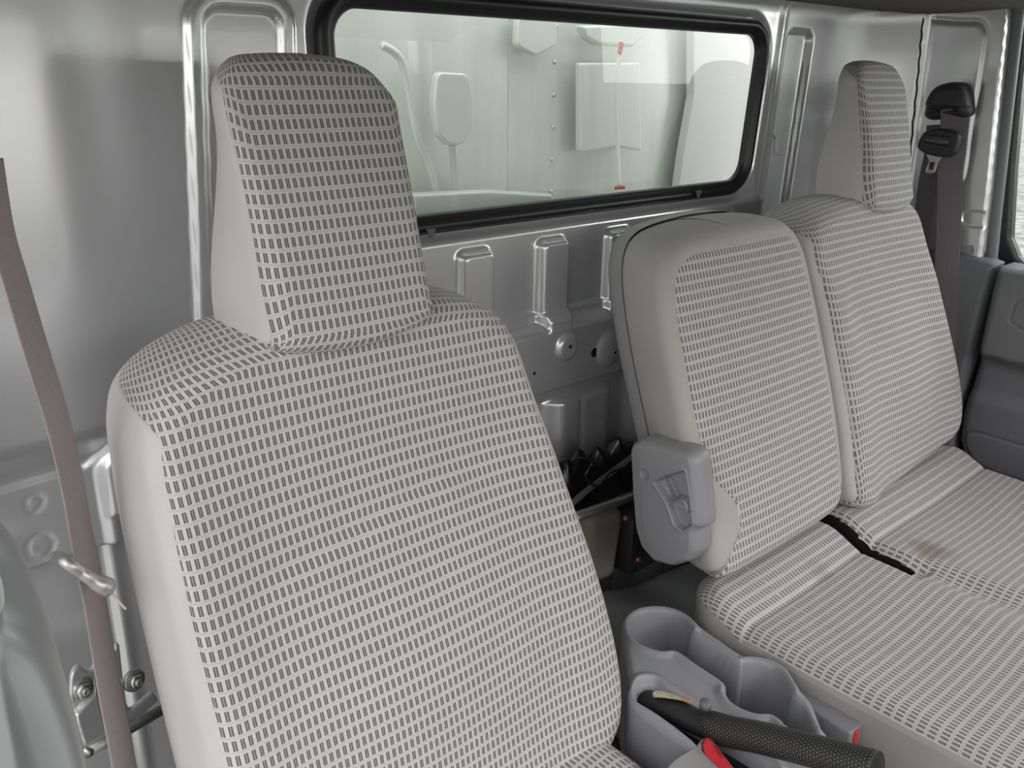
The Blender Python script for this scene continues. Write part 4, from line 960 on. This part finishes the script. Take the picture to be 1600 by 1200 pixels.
box('panel', (.62, YC+.02, Z0-.3), (1.14, .04, 2.2), PALE, cargo, .004)
box('panel', (2.35, YC+.021, Z0-.3), (2.32, .04, 2.2), PALE, cargo, .004)
p = at(866, 100, 1, YC)
for k, y in enumerate((-10, 41, 97, 149, 199, 249, 299, 345)):
    q = at(868.5-(y-40)*.028, y, 1, YC); lathe('rivet', [(.0042, -.001), (.0042, .0008), (.0034, .0024), (.001, .0032)], q, (0, -1, 0), plain('rivet_metal', (.7, .72, .68), .3, metal=.8) if k == 0 else bpy.data.materials['rivet_metal'], cargo, n=16)
seam = [at(876, -60, 1, YC-.001), at(866, 360, 1, YC-.001)]
stp = empty('strap_reflection', tuple(at(968, 298, 1, 1.29)), 'white strap shape with red ends, put in for a reflection behind the rear window', 'strap')  # strap shape added to stand for a blurred reflection
wm = plain('white_reflection_tone', (.92, .92, .88), .6); rm_ = plain('red_reflection_tone', (.62, .12, .10), .6)
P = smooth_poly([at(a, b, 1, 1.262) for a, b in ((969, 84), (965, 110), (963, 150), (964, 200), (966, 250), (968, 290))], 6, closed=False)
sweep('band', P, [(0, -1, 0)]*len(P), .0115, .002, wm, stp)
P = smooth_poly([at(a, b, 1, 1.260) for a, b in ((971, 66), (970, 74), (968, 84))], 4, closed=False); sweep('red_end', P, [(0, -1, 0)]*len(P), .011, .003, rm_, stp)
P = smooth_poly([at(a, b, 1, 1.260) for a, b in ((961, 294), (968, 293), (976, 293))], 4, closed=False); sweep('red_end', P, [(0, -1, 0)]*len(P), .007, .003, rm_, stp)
# shapes added in the gap to stand for blurred reflections in the rear window
PG = plain('pale_reflection_tone', (.77, .82, .76), .38, metal=.3); PGD = plain('mid_reflection_tone', (.58, .64, .60), .4, metal=.3); GREYB = plain('light_grey_paint', (.70, .70, .68), .45)
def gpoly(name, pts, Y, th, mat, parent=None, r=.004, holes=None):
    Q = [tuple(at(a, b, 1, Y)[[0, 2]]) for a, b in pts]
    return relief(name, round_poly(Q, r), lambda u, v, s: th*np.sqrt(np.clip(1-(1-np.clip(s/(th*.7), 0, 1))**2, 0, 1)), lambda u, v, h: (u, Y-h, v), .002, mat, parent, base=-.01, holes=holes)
tag(gpoly('mirror_reflection', [(682, 112), (730, 115), (737, 150), (736, 200), (722, 226), (700, 228), (682, 210), (676, 160)], 1.26, .005, PG, r=.012), 'rounded pale shape put in for a mirror reflection, left half of the rear window', 'mirror')
tag(tube('stalk_reflection', smooth_poly([at(706, 226, 1, 1.27), at(709, 260, 1, 1.27), at(713, 320, 1, 1.27)], 5, closed=False), .006, PGD), 'grey-green stem of the mirror reflection, put in behind the window', 'pole')
tag(tube('streak', smooth_poly([at(x, y, 1, 1.28) for x, y in ((596, 70), (625, 92), (640, 150), (652, 215), (672, 262), (690, 330))], 8, closed=False), .007, PG), 'pale hose put in for a blurred reflection, left half of the rear window', 'streak')
tag(gpoly('reflection_block', [(905, 98), (998, 98), (1000, 236), (960, 228), (905, 238)], 1.29, .005, PG, r=.006), 'flat pale block put in for a reflection, left of the white strap shape', 'box')
tag(gpoly('reflection_top', [(905, 40), (1010, 36), (1000, 60), (985, 74), (930, 70), (912, 60)], 1.29, .008, PG, r=.006), 'pale shape put in for a reflection at the top of the rear window view', 'bracket')
tag(gpoly('reflection_patch', [(808, 26), (868, 30), (868, 70), (835, 88), (806, 72)], 1.30, .005, PG, r=.01), 'small pale fitting put in for a reflection, left of the rivet row at the top of the rear window', 'glint')
tag(gpoly('reflection_band', [(640, 302), (760, 296), (860, 302), (860, 330), (640, 345)], 1.25, .01, PGD, r=.004), 'dark grey-green band put in for a reflection at the lower left of the rear window view', 'rail')
tag(gpoly('grey_end_panel', [(1078, 30), (1240, 40), (1240, 330), (1050, 330), (1062, 240), (1078, 150)], 1.30, .008, GREYB, r=.006), 'smooth light grey panel filling the right end of the rear window view', 'panel')  # neutral grey right part of the cargo panel, added as its own sheet
# ground
def ground():
    m, t, b = newmat('pale_gravel'); tcn = t.nodes.new('ShaderNodeTexCoord'); n = t.nodes.new('ShaderNodeTexNoise'); n.inputs['Scale'].default_value = 5; n.inputs['Detail'].default_value = 8
    t.links.new(tcn.outputs['Object'], n.inputs[0]); r = t.nodes.new('ShaderNodeValToRGB'); r.color_ramp.elements[0].position = .35; r.color_ramp.elements[0].color = (.30, .30, .28, 1); r.color_ramp.elements[1].position = .65; r.color_ramp.elements[1].color = (.62, .61, .58, 1)
    t.links.new(n.outputs['Fac'], r.inputs[0]); t.links.new(r.outputs[0], b.inputs['Base Color']); b.inputs['Roughness'].default_value = .95
    V = [(-30, -30, -.85), (40, -30, -.85), (40, 40, -.85), (-30, 40, -.85)]
    o = mesh('ground', V, [(0, 1, 2, 3)], m, smooth=False); tag(o, 'pale gravel yard outside the truck', kind='structure')
ground()
settle()
